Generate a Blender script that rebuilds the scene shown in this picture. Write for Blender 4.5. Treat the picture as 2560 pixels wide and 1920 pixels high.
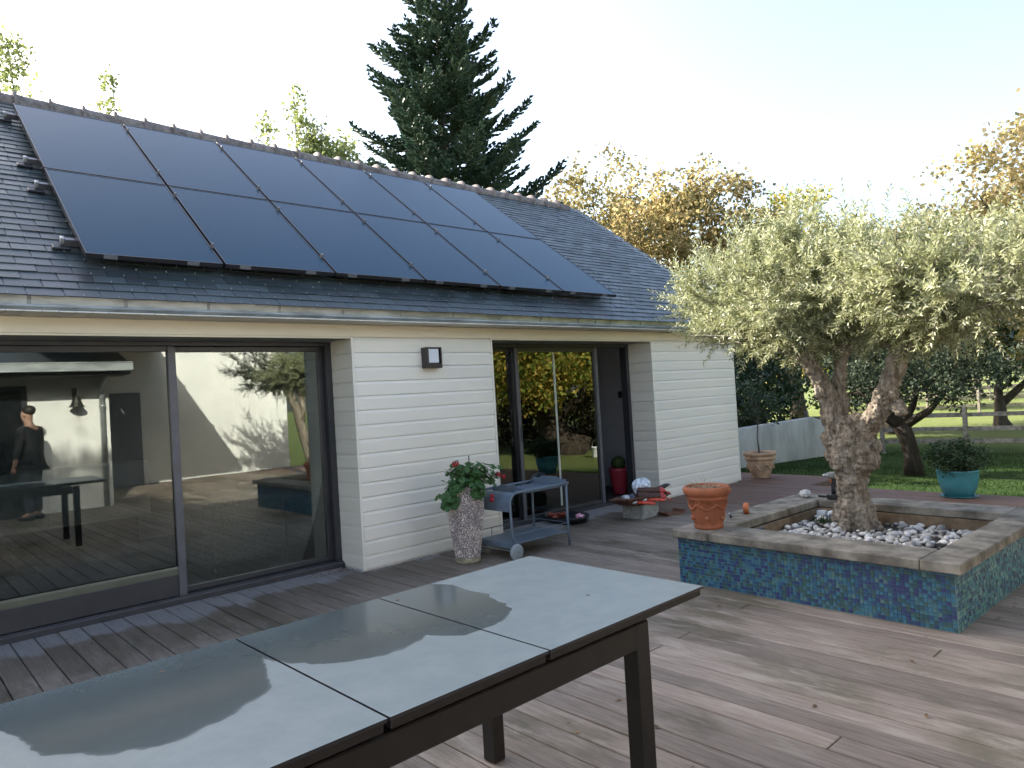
import bpy, math, random
import numpy as np
from mathutils import Vector, Matrix

random.seed(7); rng = np.random.default_rng(7)
sc = bpy.context.scene
COL = sc.collection
R = math.radians
for _o in list(bpy.data.objects): bpy.data.objects.remove(_o)

# ------------------------------------------------------------------ camera
YAW, PITCH, ROLL, FPX = 0.82956, 0.01501, -0.05952, 1784.76
CAMZ = 1.5066
cd = bpy.data.cameras.new('camera'); cam = bpy.data.objects.new('camera', cd); COL.objects.link(cam)
_fw = Vector((math.cos(YAW)*math.cos(PITCH), math.sin(YAW)*math.cos(PITCH), math.sin(PITCH)))
_r0 = Vector((math.sin(YAW), -math.cos(YAW), 0)); _u0 = _r0.cross(_fw)
_r = _r0*math.cos(ROLL)+_u0*math.sin(ROLL); _u = -_r0*math.sin(ROLL)+_u0*math.cos(ROLL)
cam.matrix_world = Matrix(((_r.x, _u.x, -_fw.x, 0), (_r.y, _u.y, -_fw.y, 0), (_r.z, _u.z, -_fw.z, CAMZ), (0, 0, 0, 1)))
cd.sensor_width = 36.0; cd.lens = 36.0*FPX/2560.0; cd.clip_start = 0.05; cd.clip_end = 2000
sc.camera = cam

# ------------------------------------------------------------------ sky, sun, exposure
SUN_AZ, SUN_EL = R(110), R(28.6)          # from +x, anticlockwise
w = bpy.data.worlds.new("World"); sc.world = w; w.use_nodes = True
wn = w.node_tree.nodes; bg = wn['Background']
sky = wn.new('ShaderNodeTexSky'); sky.sky_type = 'NISHITA'; sky.sun_disc = False
sky.sun_elevation = SUN_EL; sky.sun_rotation = R(90)-SUN_AZ + 2*math.pi
sky.air_density = 1.0; sky.dust_density = 3.0; sky.ozone_density = 1.0
_hs = wn.new('ShaderNodeHueSaturation'); _hs.inputs['Saturation'].default_value = .9
w.node_tree.links.new(sky.outputs[0], _hs.inputs['Color']); w.node_tree.links.new(_hs.outputs[0], bg.inputs[0]); bg.inputs[1].default_value = 0.15
sl = bpy.data.lights.new('sun', 'SUN'); so = bpy.data.objects.new('sun', sl); COL.objects.link(so)
sl.energy = 5.0; sl.angle = R(0.53); sl.color = (1.0, 0.93, 0.82)
sd = Vector((math.cos(SUN_AZ)*math.cos(SUN_EL), math.sin(SUN_AZ)*math.cos(SUN_EL), math.sin(SUN_EL)))
so.rotation_euler = (-sd).to_track_quat('-Z', 'Y').to_euler()
sc.view_settings.view_transform = 'Standard'; sc.view_settings.look = 'None'
sc.view_settings.gamma = 1.0; sc.view_settings.use_curve_mapping = False
sc.view_settings.exposure = 1.85
sc.render.engine = 'CYCLES'
cy = sc.cycles
cy.max_bounces = 8; cy.diffuse_bounces = 3; cy.glossy_bounces = 4; cy.transmission_bounces = 4; cy.transparent_max_bounces = 12
cy.caustics_reflective = False; cy.caustics_refractive = False; cy.use_denoising = True
cy.sample_clamp_indirect = 5.0

# ------------------------------------------------------------------ materials
MATS = {}
def _nt(name):
    m = bpy.data.materials.new(name); m.use_nodes = True
    nt = m.node_tree; return m, nt, nt.nodes, nt.links, nt.nodes['Principled BSDF']
def math_n(n, l, op, a, b=None, c=None):
    x = n.new('ShaderNodeMath'); x.operation = op
    for i, v in enumerate((a, b, c)):
        if v is None: continue
        if isinstance(v, (int, float)): x.inputs[i].default_value = v
        else: l.new(v, x.inputs[i])
    return x.outputs[0]
def noise_n(n, l, vec, scale, detail=4, rough=.55, dist=0):
    x = n.new('ShaderNodeTexNoise'); x.inputs['Scale'].default_value = scale; x.inputs['Detail'].default_value = detail
    x.inputs['Roughness'].default_value = rough; x.inputs['Distortion'].default_value = dist
    if vec is not None: l.new(vec, x.inputs['Vector'])
    return x.outputs['Fac']
def mix_n(n, l, fac, a, b, blend='MIX'):
    x = n.new('ShaderNodeMix'); x.data_type = 'RGBA'; x.blend_type = blend
    for sock, v in ((x.inputs[0], fac), (x.inputs[6], a), (x.inputs[7], b)):
        if isinstance(v, (int, float)): sock.default_value = v
        elif isinstance(v, tuple): sock.default_value = (*v, 1) if len(v) == 3 else v
        else: l.new(v, sock)
    return x.outputs[2]
def ramp_n(n, l, fac, stops, interp='LINEAR'):
    x = n.new('ShaderNodeValToRGB'); x.color_ramp.interpolation = interp
    els = x.color_ramp.elements
    while len(els) > 1: els.remove(els[-1])
    els[0].position = stops[0][0]; els[0].color = (*stops[0][1], 1)
    for p, c in stops[1:]:
        e = els.new(p); e.color = (*c, 1)
    l.new(fac, x.inputs[0]); return x.outputs[0]
def smooth_n(n, l, v, a, b):
    x = n.new('ShaderNodeMapRange'); x.interpolation_type = 'SMOOTHSTEP'
    l.new(v, x.inputs[0]); x.inputs[1].default_value = a; x.inputs[2].default_value = b
    return x.outputs[0]
def pos_n(n, l, scale=(1, 1, 1), world=True):
    if world: o = n.new('ShaderNodeNewGeometry').outputs['Position']
    else: o = n.new('ShaderNodeTexCoord').outputs['Object']
    m = n.new('ShaderNodeMapping'); m.inputs['Scale'].default_value = scale
    l.new(o, m.inputs[0]); return m.outputs[0]
def bump_n(n, l, h, strength, dist, b):
    x = n.new('ShaderNodeBump'); x.inputs['Strength'].default_value = strength; x.inputs['Distance'].default_value = dist
    l.new(h, x.inputs['Height']); l.new(x.outputs[0], b.inputs['Normal'])
def M(name, col, rough=.5, metal=0.0, var=.15, vscale=6, orand=0.0, bump=0.0, bscale=60, bdist=.004, spec=.5, col2=None, streak=(1, 1, 1), roughvar=0.0, island=0.0):
    if name in MATS: return MATS[name]
    m, nt, n, l, b = _nt(name)
    p = pos_n(n, l, streak)
    f = noise_n(n, l, p, vscale, 6, .6)
    c2 = col2 or tuple(max(0, x*(1-var*1.6)) for x in col)
    c1 = tuple(min(1, x*(1+var*.8)) for x in col)
    fac = smooth_n(n, l, f, .3, .7)
    c = mix_n(n, l, fac, c2, c1)
    if orand:
        oi = n.new('ShaderNodeObjectInfo').outputs['Random']
        k = math_n(n, l, 'MULTIPLY_ADD', oi, 2*orand, 1-orand)
        hs = n.new('ShaderNodeHueSaturation'); l.new(c, hs.inputs['Color']); l.new(k, hs.inputs['Value']); c = hs.outputs[0]
    if island:
        oi = n.new('ShaderNodeNewGeometry').outputs['Random Per Island']
        k = math_n(n, l, 'MULTIPLY_ADD', oi, 2*island, 1-island)
        hs = n.new('ShaderNodeHueSaturation'); l.new(c, hs.inputs['Color']); l.new(k, hs.inputs['Value']); c = hs.outputs[0]
    l.new(c, b.inputs['Base Color'])
    b.inputs['Roughness'].default_value = rough; b.inputs['Metallic'].default_value = metal
    b.inputs['Specular IOR Level'].default_value = spec
    if roughvar:
        f2 = noise_n(n, l, p, vscale*2.3, 5, .6)
        l.new(math_n(n, l, 'MULTIPLY_ADD', f2, roughvar*2, rough-roughvar), b.inputs['Roughness'])
    if bump:
        f3 = noise_n(n, l, p, bscale, 5, .65)
        bump_n(n, l, f3, bump, bdist, b)
    MATS[name] = m; return m
def leafmat(name, stops, rough=.5, trans=.35, spec=.3, nscale=.6):
    m, nt, n, l, b = _nt(name)
    g = n.new('ShaderNodeNewGeometry')
    big = noise_n(n, l, pos_n(n, l), nscale, 2, .5)
    f = math_n(n, l, 'ADD', math_n(n, l, 'MULTIPLY', g.outputs['Random Per Island'], .6), math_n(n, l, 'MULTIPLY', big, .45))
    c = ramp_n(n, l, f, stops)
    l.new(c, b.inputs['Base Color']); b.inputs['Roughness'].default_value = rough; b.inputs['Specular IOR Level'].default_value = spec
    t = n.new('ShaderNodeBsdfTranslucent'); l.new(c, t.inputs['Color'])
    mx = n.new('ShaderNodeMixShader'); mx.inputs[0].default_value = trans
    l.new(b.outputs[0], mx.inputs[1]); l.new(t.outputs[0], mx.inputs[2])
    l.new(mx.outputs[0], n['Material Output'].inputs[0]); MATS[name] = m; return m

def mat_deck():
    m, nt, n, l, b = _nt('weathered deck wood')
    geo = n.new('ShaderNodeNewGeometry'); sep = n.new('ShaderNodeSeparateXYZ'); l.new(geo.outputs['Position'], sep.inputs[0])
    orr = n.new('ShaderNodeObjectInfo').outputs['Random']
    off = n.new('ShaderNodeVectorMath'); off.operation = 'ADD'; l.new(geo.outputs['Position'], off.inputs[0])
    cmb = n.new('ShaderNodeCombineXYZ'); l.new(math_n(n, l, 'MULTIPLY', orr, 37.0), cmb.inputs[1]); l.new(math_n(n, l, 'MULTIPLY', orr, 11.0), cmb.inputs[2])
    l.new(cmb.outputs[0], off.inputs[1])
    mp = n.new('ShaderNodeMapping'); mp.inputs['Scale'].default_value = (30, 1.6, 1); l.new(off.outputs[0], mp.inputs[0])
    grain = noise_n(n, l, mp.outputs[0], 2.2, 7, .65, .6)
    blot = noise_n(n, l, pos_n(n, l, (1, .55, 1)), 1.6, 5, .6, .3)
    blot2 = noise_n(n, l, pos_n(n, l, (2.4, .5, 1)), 3.8, 6, .68, .3)
    base = ramp_n(n, l, grain, [(.25, (.140, .108, .082)), (.5, (.235, .188, .152)), (.75, (.335, .278, .234))])
    base = mix_n(n, l, math_n(n, l, 'MULTIPLY', smooth_n(n, l, blot, .48, .66), .78), base, (.088, .076, .042))         # damp greenish blotches
    base = mix_n(n, l, math_n(n, l, 'MULTIPLY', smooth_n(n, l, blot2, .50, .66), .68), base, (.335, .285, .235))      # pale worn patches
    # board-to-board value
    hs = n.new('ShaderNodeHueSaturation'); l.new(base, hs.inputs['Color']); l.new(math_n(n, l, 'MULTIPLY_ADD', orr, .45, .78), hs.inputs['Value']); base = hs.outputs[0]
    # the strip the eaves keep dry, beside the facade
    e = noise_n(n, l, pos_n(n, l, (1.0, .4, 1)), 2.6, 3, .5)
    edge = math_n(n, l, 'ADD', sep.outputs['Y'], math_n(n, l, 'MULTIPLY_ADD', e, .75, -.375))
    edge = math_n(n, l, 'ADD', edge, math_n(n, l, 'MULTIPLY_ADD', orr, .16, -.08))
    dry = smooth_n(n, l, edge, 5.60, 5.74)
    drycol = ramp_n(n, l, grain, [(.25, (.22, .205, .20)), (.75, (.34, .32, .315))])
    wet = math_n(n, l, 'MULTIPLY', smooth_n(n, l, edge, 4.4, 5.5), .55)
    base = mix_n(n, l, wet, base, (.082, .061, .042))
    base = mix_n(n, l, math_n(n, l, 'MULTIPLY', dry, .85), base, drycol)
    # sheltered far end keeps its red-brown oil
    rx = math_n(n, l, 'ADD', sep.outputs['X'], math_n(n, l, 'MULTIPLY_ADD', blot, 1.6, -.8))
    red = smooth_n(n, l, rx, 6.6, 7.9)
    redcol = ramp_n(n, l, grain, [(.25, (.085, .038, .023)), (.75, (.175, .092, .062))])
    base = mix_n(n, l, math_n(n, l, 'MULTIPLY', red, .85), base, redcol)
    l.new(base, b.inputs['Base Color'])
    l.new(math_n(n, l, 'MULTIPLY_ADD', blot, -.35, .82), b.inputs['Roughness']); b.inputs['Specular IOR Level'].default_value = .4
    bump_n(n, l, grain, .5, .004, b)
    MATS['deck'] = m; return m
def mat_table():
    m, nt, n, l, b = _nt('frosted table ceramic')
    geo = n.new('ShaderNodeNewGeometry'); p = geo.outputs['Position']
    warp = n.new('ShaderNodeTexNoise'); warp.inputs['Scale'].default_value = 4.5; warp.inputs['Detail'].default_value = 3; l.new(p, warp.inputs['Vector'])
    wv = n.new('ShaderNodeVectorMath'); wv.operation = 'MULTIPLY_ADD'
    l.new(warp.outputs['Color'], wv.inputs[0]); wv.inputs[1].default_value = (.16, .16, 0); 
    sb = n.new('ShaderNodeVectorMath'); sb.operation = 'ADD'; l.new(p, sb.inputs[0]); sb.inputs[1].default_value = (-.08, -.08, 0); l.new(sb.outputs[0], wv.inputs[2])
    sp = n.new('ShaderNodeSeparateXYZ'); l.new(wv.outputs[0], sp.inputs[0])
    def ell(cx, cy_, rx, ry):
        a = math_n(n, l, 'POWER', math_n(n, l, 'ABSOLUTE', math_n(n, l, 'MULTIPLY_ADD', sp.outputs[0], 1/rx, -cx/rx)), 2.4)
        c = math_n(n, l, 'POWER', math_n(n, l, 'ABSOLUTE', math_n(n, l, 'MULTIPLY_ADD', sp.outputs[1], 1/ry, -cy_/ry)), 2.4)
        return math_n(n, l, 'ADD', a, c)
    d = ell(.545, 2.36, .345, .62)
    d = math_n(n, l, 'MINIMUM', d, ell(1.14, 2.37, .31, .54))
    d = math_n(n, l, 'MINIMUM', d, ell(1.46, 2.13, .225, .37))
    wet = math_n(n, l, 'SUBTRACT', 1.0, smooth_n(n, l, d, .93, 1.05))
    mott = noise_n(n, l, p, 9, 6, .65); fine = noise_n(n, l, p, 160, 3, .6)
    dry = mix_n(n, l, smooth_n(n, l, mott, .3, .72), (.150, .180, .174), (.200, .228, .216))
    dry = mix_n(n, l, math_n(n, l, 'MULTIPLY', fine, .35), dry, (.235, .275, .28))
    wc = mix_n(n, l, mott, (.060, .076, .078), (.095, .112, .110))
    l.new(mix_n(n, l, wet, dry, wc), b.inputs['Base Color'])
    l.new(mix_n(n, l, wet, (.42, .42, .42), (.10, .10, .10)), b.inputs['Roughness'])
    bump_n(n, l, math_n(n, l, 'MULTIPLY', fine, math_n(n, l, 'SUBTRACT', 1.0, wet)), .12, .001, b)
    MATS['tabletop'] = m; return m
def mat_glass():
    m, nt, n, l, b = _nt('double glazing')
    n.remove(b)
    fr = n.new('ShaderNodeFresnel'); fr.inputs[0].default_value = 2.15
    gl = n.new('ShaderNodeBsdfGlossy'); gl.inputs['Roughness'].default_value = 0.0; gl.inputs['Color'].default_value = (.93, 1, .97, 1)
    tr = n.new('ShaderNodeBsdfTransparent'); tr.inputs['Color'].default_value = (.60, .64, .63, 1)
    mx = n.new('ShaderNodeMixShader'); l.new(fr.outputs[0], mx.inputs[0]); l.new(tr.outputs[0], mx.inputs[1]); l.new(gl.outputs[0], mx.inputs[2])
    l.new(mx.outputs[0], n['Material Output'].inputs[0]); MATS['glass'] = m; return m
def mat_mosaic():
    m, nt, n, l, b = _nt('glass mosaic tile')
    g = n.new('ShaderNodeNewGeometry')
    patch = noise_n(n, l, pos_n(n, l, (1, 1, 1)), 7, 2, .5)
    f = math_n(n, l, 'ADD', g.outputs['Random Per Island'], math_n(n, l, 'MULTIPLY_ADD', patch, .4, -.2))
    c = ramp_n(n, l, f, [(0, (.034, .044, .130)), (.13, (.032, .065, .145)), (.28, (.032, .105, .180)), (.42, (.045, .155, .220)), (.58, (.030, .080, .095)), (.72, (.045, .098, .092)), (.86, (.055, .150, .180)), (.97, (.09, .175, .175))], 'CONSTANT')
    l.new(c, b.inputs['Base Color']); b.inputs['Roughness'].default_value = .12; b.inputs['Specular IOR Level'].default_value = .6
    MATS['mosaic'] = m; return m
def mat_mosaic2():
    m = MATS['mosaic'].copy(); m.name = 'lit-side glass mosaic tile'  # paler copy for the right face, its brighter light put into the colour
    for nd in m.node_tree.nodes:
        if nd.type == 'VALTORGB':
            for e, c in zip(nd.color_ramp.elements, ((.05, .09, .16), (.06, .13, .19), (.08, .20, .23), (.10, .25, .26), (.07, .16, .17), (.12, .24, .22), (.15, .30, .28), (.22, .35, .32))): e.color = (*c, 1)
    MATS['mosaic2'] = m
def mat_slate():
    m, nt, n, l, b = _nt('slate')
    p = pos_n(n, l); g = n.new('ShaderNodeNewGeometry'); orr = n.new('ShaderNodeObjectInfo').outputs['Random']
    f = math_n(n, l, 'FRACT', math_n(n, l, 'ADD', g.outputs['Random Per Island'], orr))
    c = ramp_n(n, l, f, [(0, (.034, .044, .048)), (.5, (.042, .056, .060)), (.8, (.052, .070, .074)), (1, (.044, .048, .054))])
    pt = noise_n(n, l, p, 1.3, 5, .65)
    c = mix_n(n, l, math_n(n, l, 'MULTIPLY', smooth_n(n, l, pt, .55, .75), .5), c, (.062, .040, .048))     # rust-purple weathering
    l.new(c, b.inputs['Base Color'])
    l.new(math_n(n, l, 'MULTIPLY_ADD', f, .18, .34), b.inputs['Roughness']); b.inputs['Specular IOR Level'].default_value = .5
    bump_n(n, l, noise_n(n, l, pos_n(n, l, (1, .3, 1)), 45, 5, .6), .25, .003, b)
    MATS['slate'] = m; return m
def mat_panel():
    m, nt, n, l, b = _nt('solar glass')
    c = mix_n(n, l, noise_n(n, l, pos_n(n, l), 220, 2), (.007, .034, .064), (.010, .045, .080))
    l.new(c, b.inputs['Base Color']); b.inputs['Roughness'].default_value = .22; b.inputs['Specular IOR Level'].default_value = .10
    b.inputs['Specular Tint'].default_value = (.40, .78, 1, 1)
    MATS['panel'] = m; return m
def mat_bark(name, dark, mid, pale, sc_=7, bump=.9, bd=.03):
    m, nt, n, l, b = _nt(name)
    p = pos_n(n, l, (1, 1, .28))
    a = noise_n(n, l, p, sc_, 8, .68, .8)
    v = n.new('ShaderNodeTexVoronoi'); v.inputs['Scale'].default_value = sc_*1.7; l.new(p, v.inputs['Vector']); v.feature = 'F1'
    f = math_n(n, l, 'ADD', math_n(n, l, 'MULTIPLY', a, .9), math_n(n, l, 'MULTIPLY', v.outputs['Distance'], .16))
    l.new(ramp_n(n, l, f, [(.28, dark), (.5, mid), (.75, pale)]), b.inputs['Base Color'])
    b.inputs['Roughness'].default_value = .9; b.inputs['Specular IOR Level'].default_value = .2
    bump_n(n, l, f, bump, bd, b); MATS[name] = m; return m
def mat_lawn():
    m, nt, n, l, b = _nt('lawn')
    p = pos_n(n, l); a = noise_n(n, l, p, .35, 5, .6); f = noise_n(n, l, p, 18, 5, .7); f2 = noise_n(n, l, p, 90, 3, .7)
    c = mix_n(n, l, smooth_n(n, l, a, .35, .65), (.026, .058, .010), (.044, .080, .016))
    c = mix_n(n, l, math_n(n, l, 'MULTIPLY', smooth_n(n, l, f, .5, .75), .55), c, (.016, .034, .008))
    c = mix_n(n, l, math_n(n, l, 'MULTIPLY', smooth_n(n, l, f2, .62, .75), .5), c, (.10, .095, .036))
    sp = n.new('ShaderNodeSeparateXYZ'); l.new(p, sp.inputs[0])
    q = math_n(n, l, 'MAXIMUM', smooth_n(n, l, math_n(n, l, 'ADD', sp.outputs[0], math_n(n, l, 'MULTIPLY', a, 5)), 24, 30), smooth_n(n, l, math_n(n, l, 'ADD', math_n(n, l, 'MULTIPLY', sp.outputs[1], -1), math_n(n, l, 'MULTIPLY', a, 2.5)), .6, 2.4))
    sunc = mix_n(n, l, f, (.12, .17, .045), (.23, .24, .085))  # sunlight on the south lawn and far field, put into the colour
    c = mix_n(n, l, math_n(n, l, 'MULTIPLY', q, .9), c, sunc)
    l.new(c, b.inputs['Base Color']); b.inputs['Roughness'].default_value = .9; b.inputs['Specular IOR Level'].default_value = .15
    bump_n(n, l, f2, .8, .05, b); MATS['lawn'] = m; return m

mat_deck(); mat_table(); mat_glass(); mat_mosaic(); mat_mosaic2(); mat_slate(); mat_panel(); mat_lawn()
mat_bark('olive bark', (.035, .026, .018), (.19, .155, .118), (.46, .40, .325), 22, 1.0, .018)
mat_bark('dark bark', (.03, .025, .02), (.09, .075, .06), (.17, .145, .12), 4, .8, .05)
mat_bark('oak bark', (.014, .011, .008), (.04, .031, .023), (.085, .068, .05), 5, .8, .05)
mat_bark('grey bark', (.05, .05, .045), (.13, .125, .115), (.24, .23, .21), 9, .6, .02)
WHITE = M('white painted board', (.74, .705, .625), .45, var=.022, vscale=2, orand=.03, streak=(.5, 1, 1))
CREAM = M('cream painted fascia', (.70, .63, .49), .5, var=.05, vscale=4, bump=.05, streak=(.4, 1, 3))
SOFF = M('grey soffit slat', (.62, .60, .55), .5, var=.08, vscale=5, orand=.04)
RENDER = M('white render', (.82, .80, .75), .9, var=.05, vscale=2, bump=.2, bscale=120, bdist=.003)
OLDRENDER = M('stained grey render', (.50, .50, .47), .9, var=.2, vscale=1.6, bump=.3, bscale=60, streak=(1, 1, .4))
ALU = M('anthracite aluminium', (.030, .031, .036), .38, metal=0, var=.1, vscale=8, spec=.6)
ALU2 = M('grey aluminium sill', (.085, .085, .10), .42, var=.12, vscale=8, spec=.6)
ZINC = M('weathered zinc', (.44, .47, .47), .42, metal=.55, var=.22, vscale=5, streak=(.7, 1, 2), roughvar=.1)
RIDGE = M('grey ridge tile', (.20, .165, .15), .75, var=.3, vscale=14, orand=.15, bump=.3, bscale=60)
UNDER = M('black roofing felt', (.02, .02, .022), .9, var=.1)
FRAMEBLK = M('black anodised frame', (.018, .018, .022), .35, var=.1)
STEEL = M('galvanised steel', (.55, .55, .55), .4, metal=.8, var=.1)
TABLEMET = M('dark brown powder coat', (.013, .011, .010), .45, var=.15, vscale=20, spec=.35)
TROLLEY = M('blue grey powder coat', (.125, .165, .215), .45, var=.1, vscale=10, spec=.5)
WHEEL = M('grey rubber wheel', (.30, .335, .35), .6, var=.1, vscale=30)
TERRA = M('terracotta', (.285, .088, .036), .75, var=.22, vscale=9, bump=.12, bscale=70, col2=(.22, .068, .03))
URN = M('pale clay', (.45, .30, .19), .8, var=.2, vscale=9, bump=.15, bscale=50)
TURQ = M('turquoise glaze', (.065, .27, .31), .25, var=.15, vscale=4, spec=.6)
SOIL = M('dark soil', (.04, .03, .022), .95, var=.4, vscale=30, bump=.5, bscale=60)
CAPW = M('grey weathered cap board', (.235, .212, .172), .8, var=.3, vscale=5, bump=.3, bscale=60, col2=(.075, .066, .052), streak=(1, 1, 1), orand=.06)
INNERW = M('brown planter lining board', (.20, .14, .085), .8, var=.3, vscale=8, bump=.25)
GROUT = M('blue grey grout', (.16, .21, .22), .85, var=.15)
STONEP = M('pebble', (.47, .445, .395), .6, var=.3, vscale=18, orand=.48, bump=.1, bscale=50, col2=(.27, .28, .30))
VASEP = M('vase pebble', (.56, .49, .45), .6, var=.25, vscale=12, island=.42, col2=(.36, .31, .31))
VASEB = M('vase mortar', (.22, .18, .165), .9, var=.3, vscale=30)
VASEF = M('mossy concrete foot', (.33, .29, .19), .9, var=.3, vscale=20, bump=.3)
BLACKM = M('black plastic', (.015, .015, .017), .4, var=.1)
LAMPW = M('opal diffuser', (.62, .64, .68), .35, var=.03)
REDP = M('red orange plastic', (.62, .07, .035), .4, var=.15, vscale=30)
REDM = M('dark red geranium', (.42, .012, .022), .6, var=.4, vscale=60, island=.4)
PINK = M('raspberry glazed pot', (.42, .045, .075), .35, var=.1)
RUST = M('rusty sheet', (.11, .05, .03), .8, var=.4, vscale=14, bump=.3)
CONC = M('concrete block', (.30, .31, .30), .95, var=.2, vscale=25, bump=.5, bscale=90)
BROWNP = M('dark brown tube', (.075, .03, .022), .55, var=.25, vscale=20)
PLASTICW = M('white plastic', (.75, .76, .78), .3, var=.06, vscale=20)
PAPER = M('white paper', (.56, .56, .54), .7, var=.06, vscale=20)
ORANGE = M('orange tape', (.46, .13, .04), .5, var=.2, vscale=40)
RAILW = M('weathered fence wood', (.25, .225, .18), .85, var=.3, vscale=9, bump=.3, orand=.1)
STALK = M('dry stalks', (.38, .30, .20), .8, var=.3, vscale=40)
WICKER = M('grey wicker', (.42, .38, .31), .7, var=.3, vscale=50, bump=.6, bscale=110, bdist=.006)
SOFA = M('dark grey fabric', (.05, .055, .06), .9, var=.2, bump=.3, bscale=200)
INTW = M('interior pale wall', (.50, .51, .55), .9, var=.04)
INTF = M('interior tile floor', (.045, .042, .038), .5, var=.2, vscale=4)
SKIN = M('skin', (.46, .27, .19), .5, var=.1, vscale=12)
JACKET = M('dark jacket', (.02, .024, .026), .8, var=.3, vscale=10, bump=.2)
TROUS = M('dark blue jeans', (.03, .038, .06), .85, var=.2, vscale=12)
HAIR = M('dark hair', (.02, .014, .01), .6, var=.3, vscale=60, bump=.4)
BRONZE = M('dark bronze', (.05, .05, .04), .5, metal=.6, var=.3, vscale=20)
LITTER = M('dry leaf', (.17, .10, .05), .8, var=.35, vscale=50, orand=.5)
LEAFG = leafmat('geranium leaf', [(0, (.022, .06, .016)), (.5, (.045, .11, .03)), (1, (.08, .15, .045))], .5, .2)
OLIVE = leafmat('olive leaf', [(.12, (.13, .155, .055)), (.4, (.30, .325, .150)), (.65, (.46, .475, .285)), (.95, (.62, .62, .46))], .38, .40, .5, 1.4)
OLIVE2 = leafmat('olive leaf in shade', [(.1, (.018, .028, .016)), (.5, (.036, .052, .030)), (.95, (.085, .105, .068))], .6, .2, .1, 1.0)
OAK = leafmat('autumn oak leaf', [(.12, (.105, .11, .045)), (.36, (.215, .195, .08)), (.6, (.40, .31, .14)), (.95, (.55, .44, .24))], .6, .58, .2, .45)
OAK2 = leafmat('pale autumn leaf', [(.12, (.13, .13, .045)), (.5, (.27, .23, .09)), (.95, (.40, .30, .12))], .6, .45, .2, .5)
GOLD = leafmat('golden leaf', [(.12, (.16, .16, .07)), (.4, (.33, .28, .125)), (.7, (.50, .40, .20)), (.95, (.66, .55, .34))], .6, .62, .2, .5)
OAKM = leafmat('turning oak leaf', [(.12, (.08, .14, .024)), (.4, (.21, .26, .045)), (.62, (.44, .34, .075)), (.95, (.60, .40, .11))], .6, .45, .2, .5)
FIR = leafmat('fir needles', [(.1, (.028, .056, .046)), (.5, (.060, .105, .075)), (.95, (.13, .17, .10))], .5, .22, .3, .9)
EVERG = leafmat('evergreen leaf', [(.1, (.010, .022, .008)), (.5, (.022, .046, .016)), (.95, (.045, .075, .028))], .45, .12, .4, .8)
YGREEN = leafmat('yellow green leaf', [(.1, (.15, .19, .06)), (.5, (.27, .31, .12)), (.95, (.38, .40, .20))], .5, .5, .2, .8)
M_TH = leafmat('thicket leaf', [(.1, (.02, .022, .008)), (.5, (.06, .05, .02)), (.95, (.14, .10, .04))], .6, .2, .2, .6)
BOX = leafmat('box leaf', [(.1, (.012, .03, .010)), (.5, (.025, .055, .018)), (.9, (.06, .08, .03)), (1, (.20, .09, .05))], .5, .15, .3, 8)
GRASSM = leafmat('grass blade', [(.1, (.015, .036, .007)), (.5, (.025, .058, .010)), (.95, (.046, .080, .018))], .6, .3, .2, .5)

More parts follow.
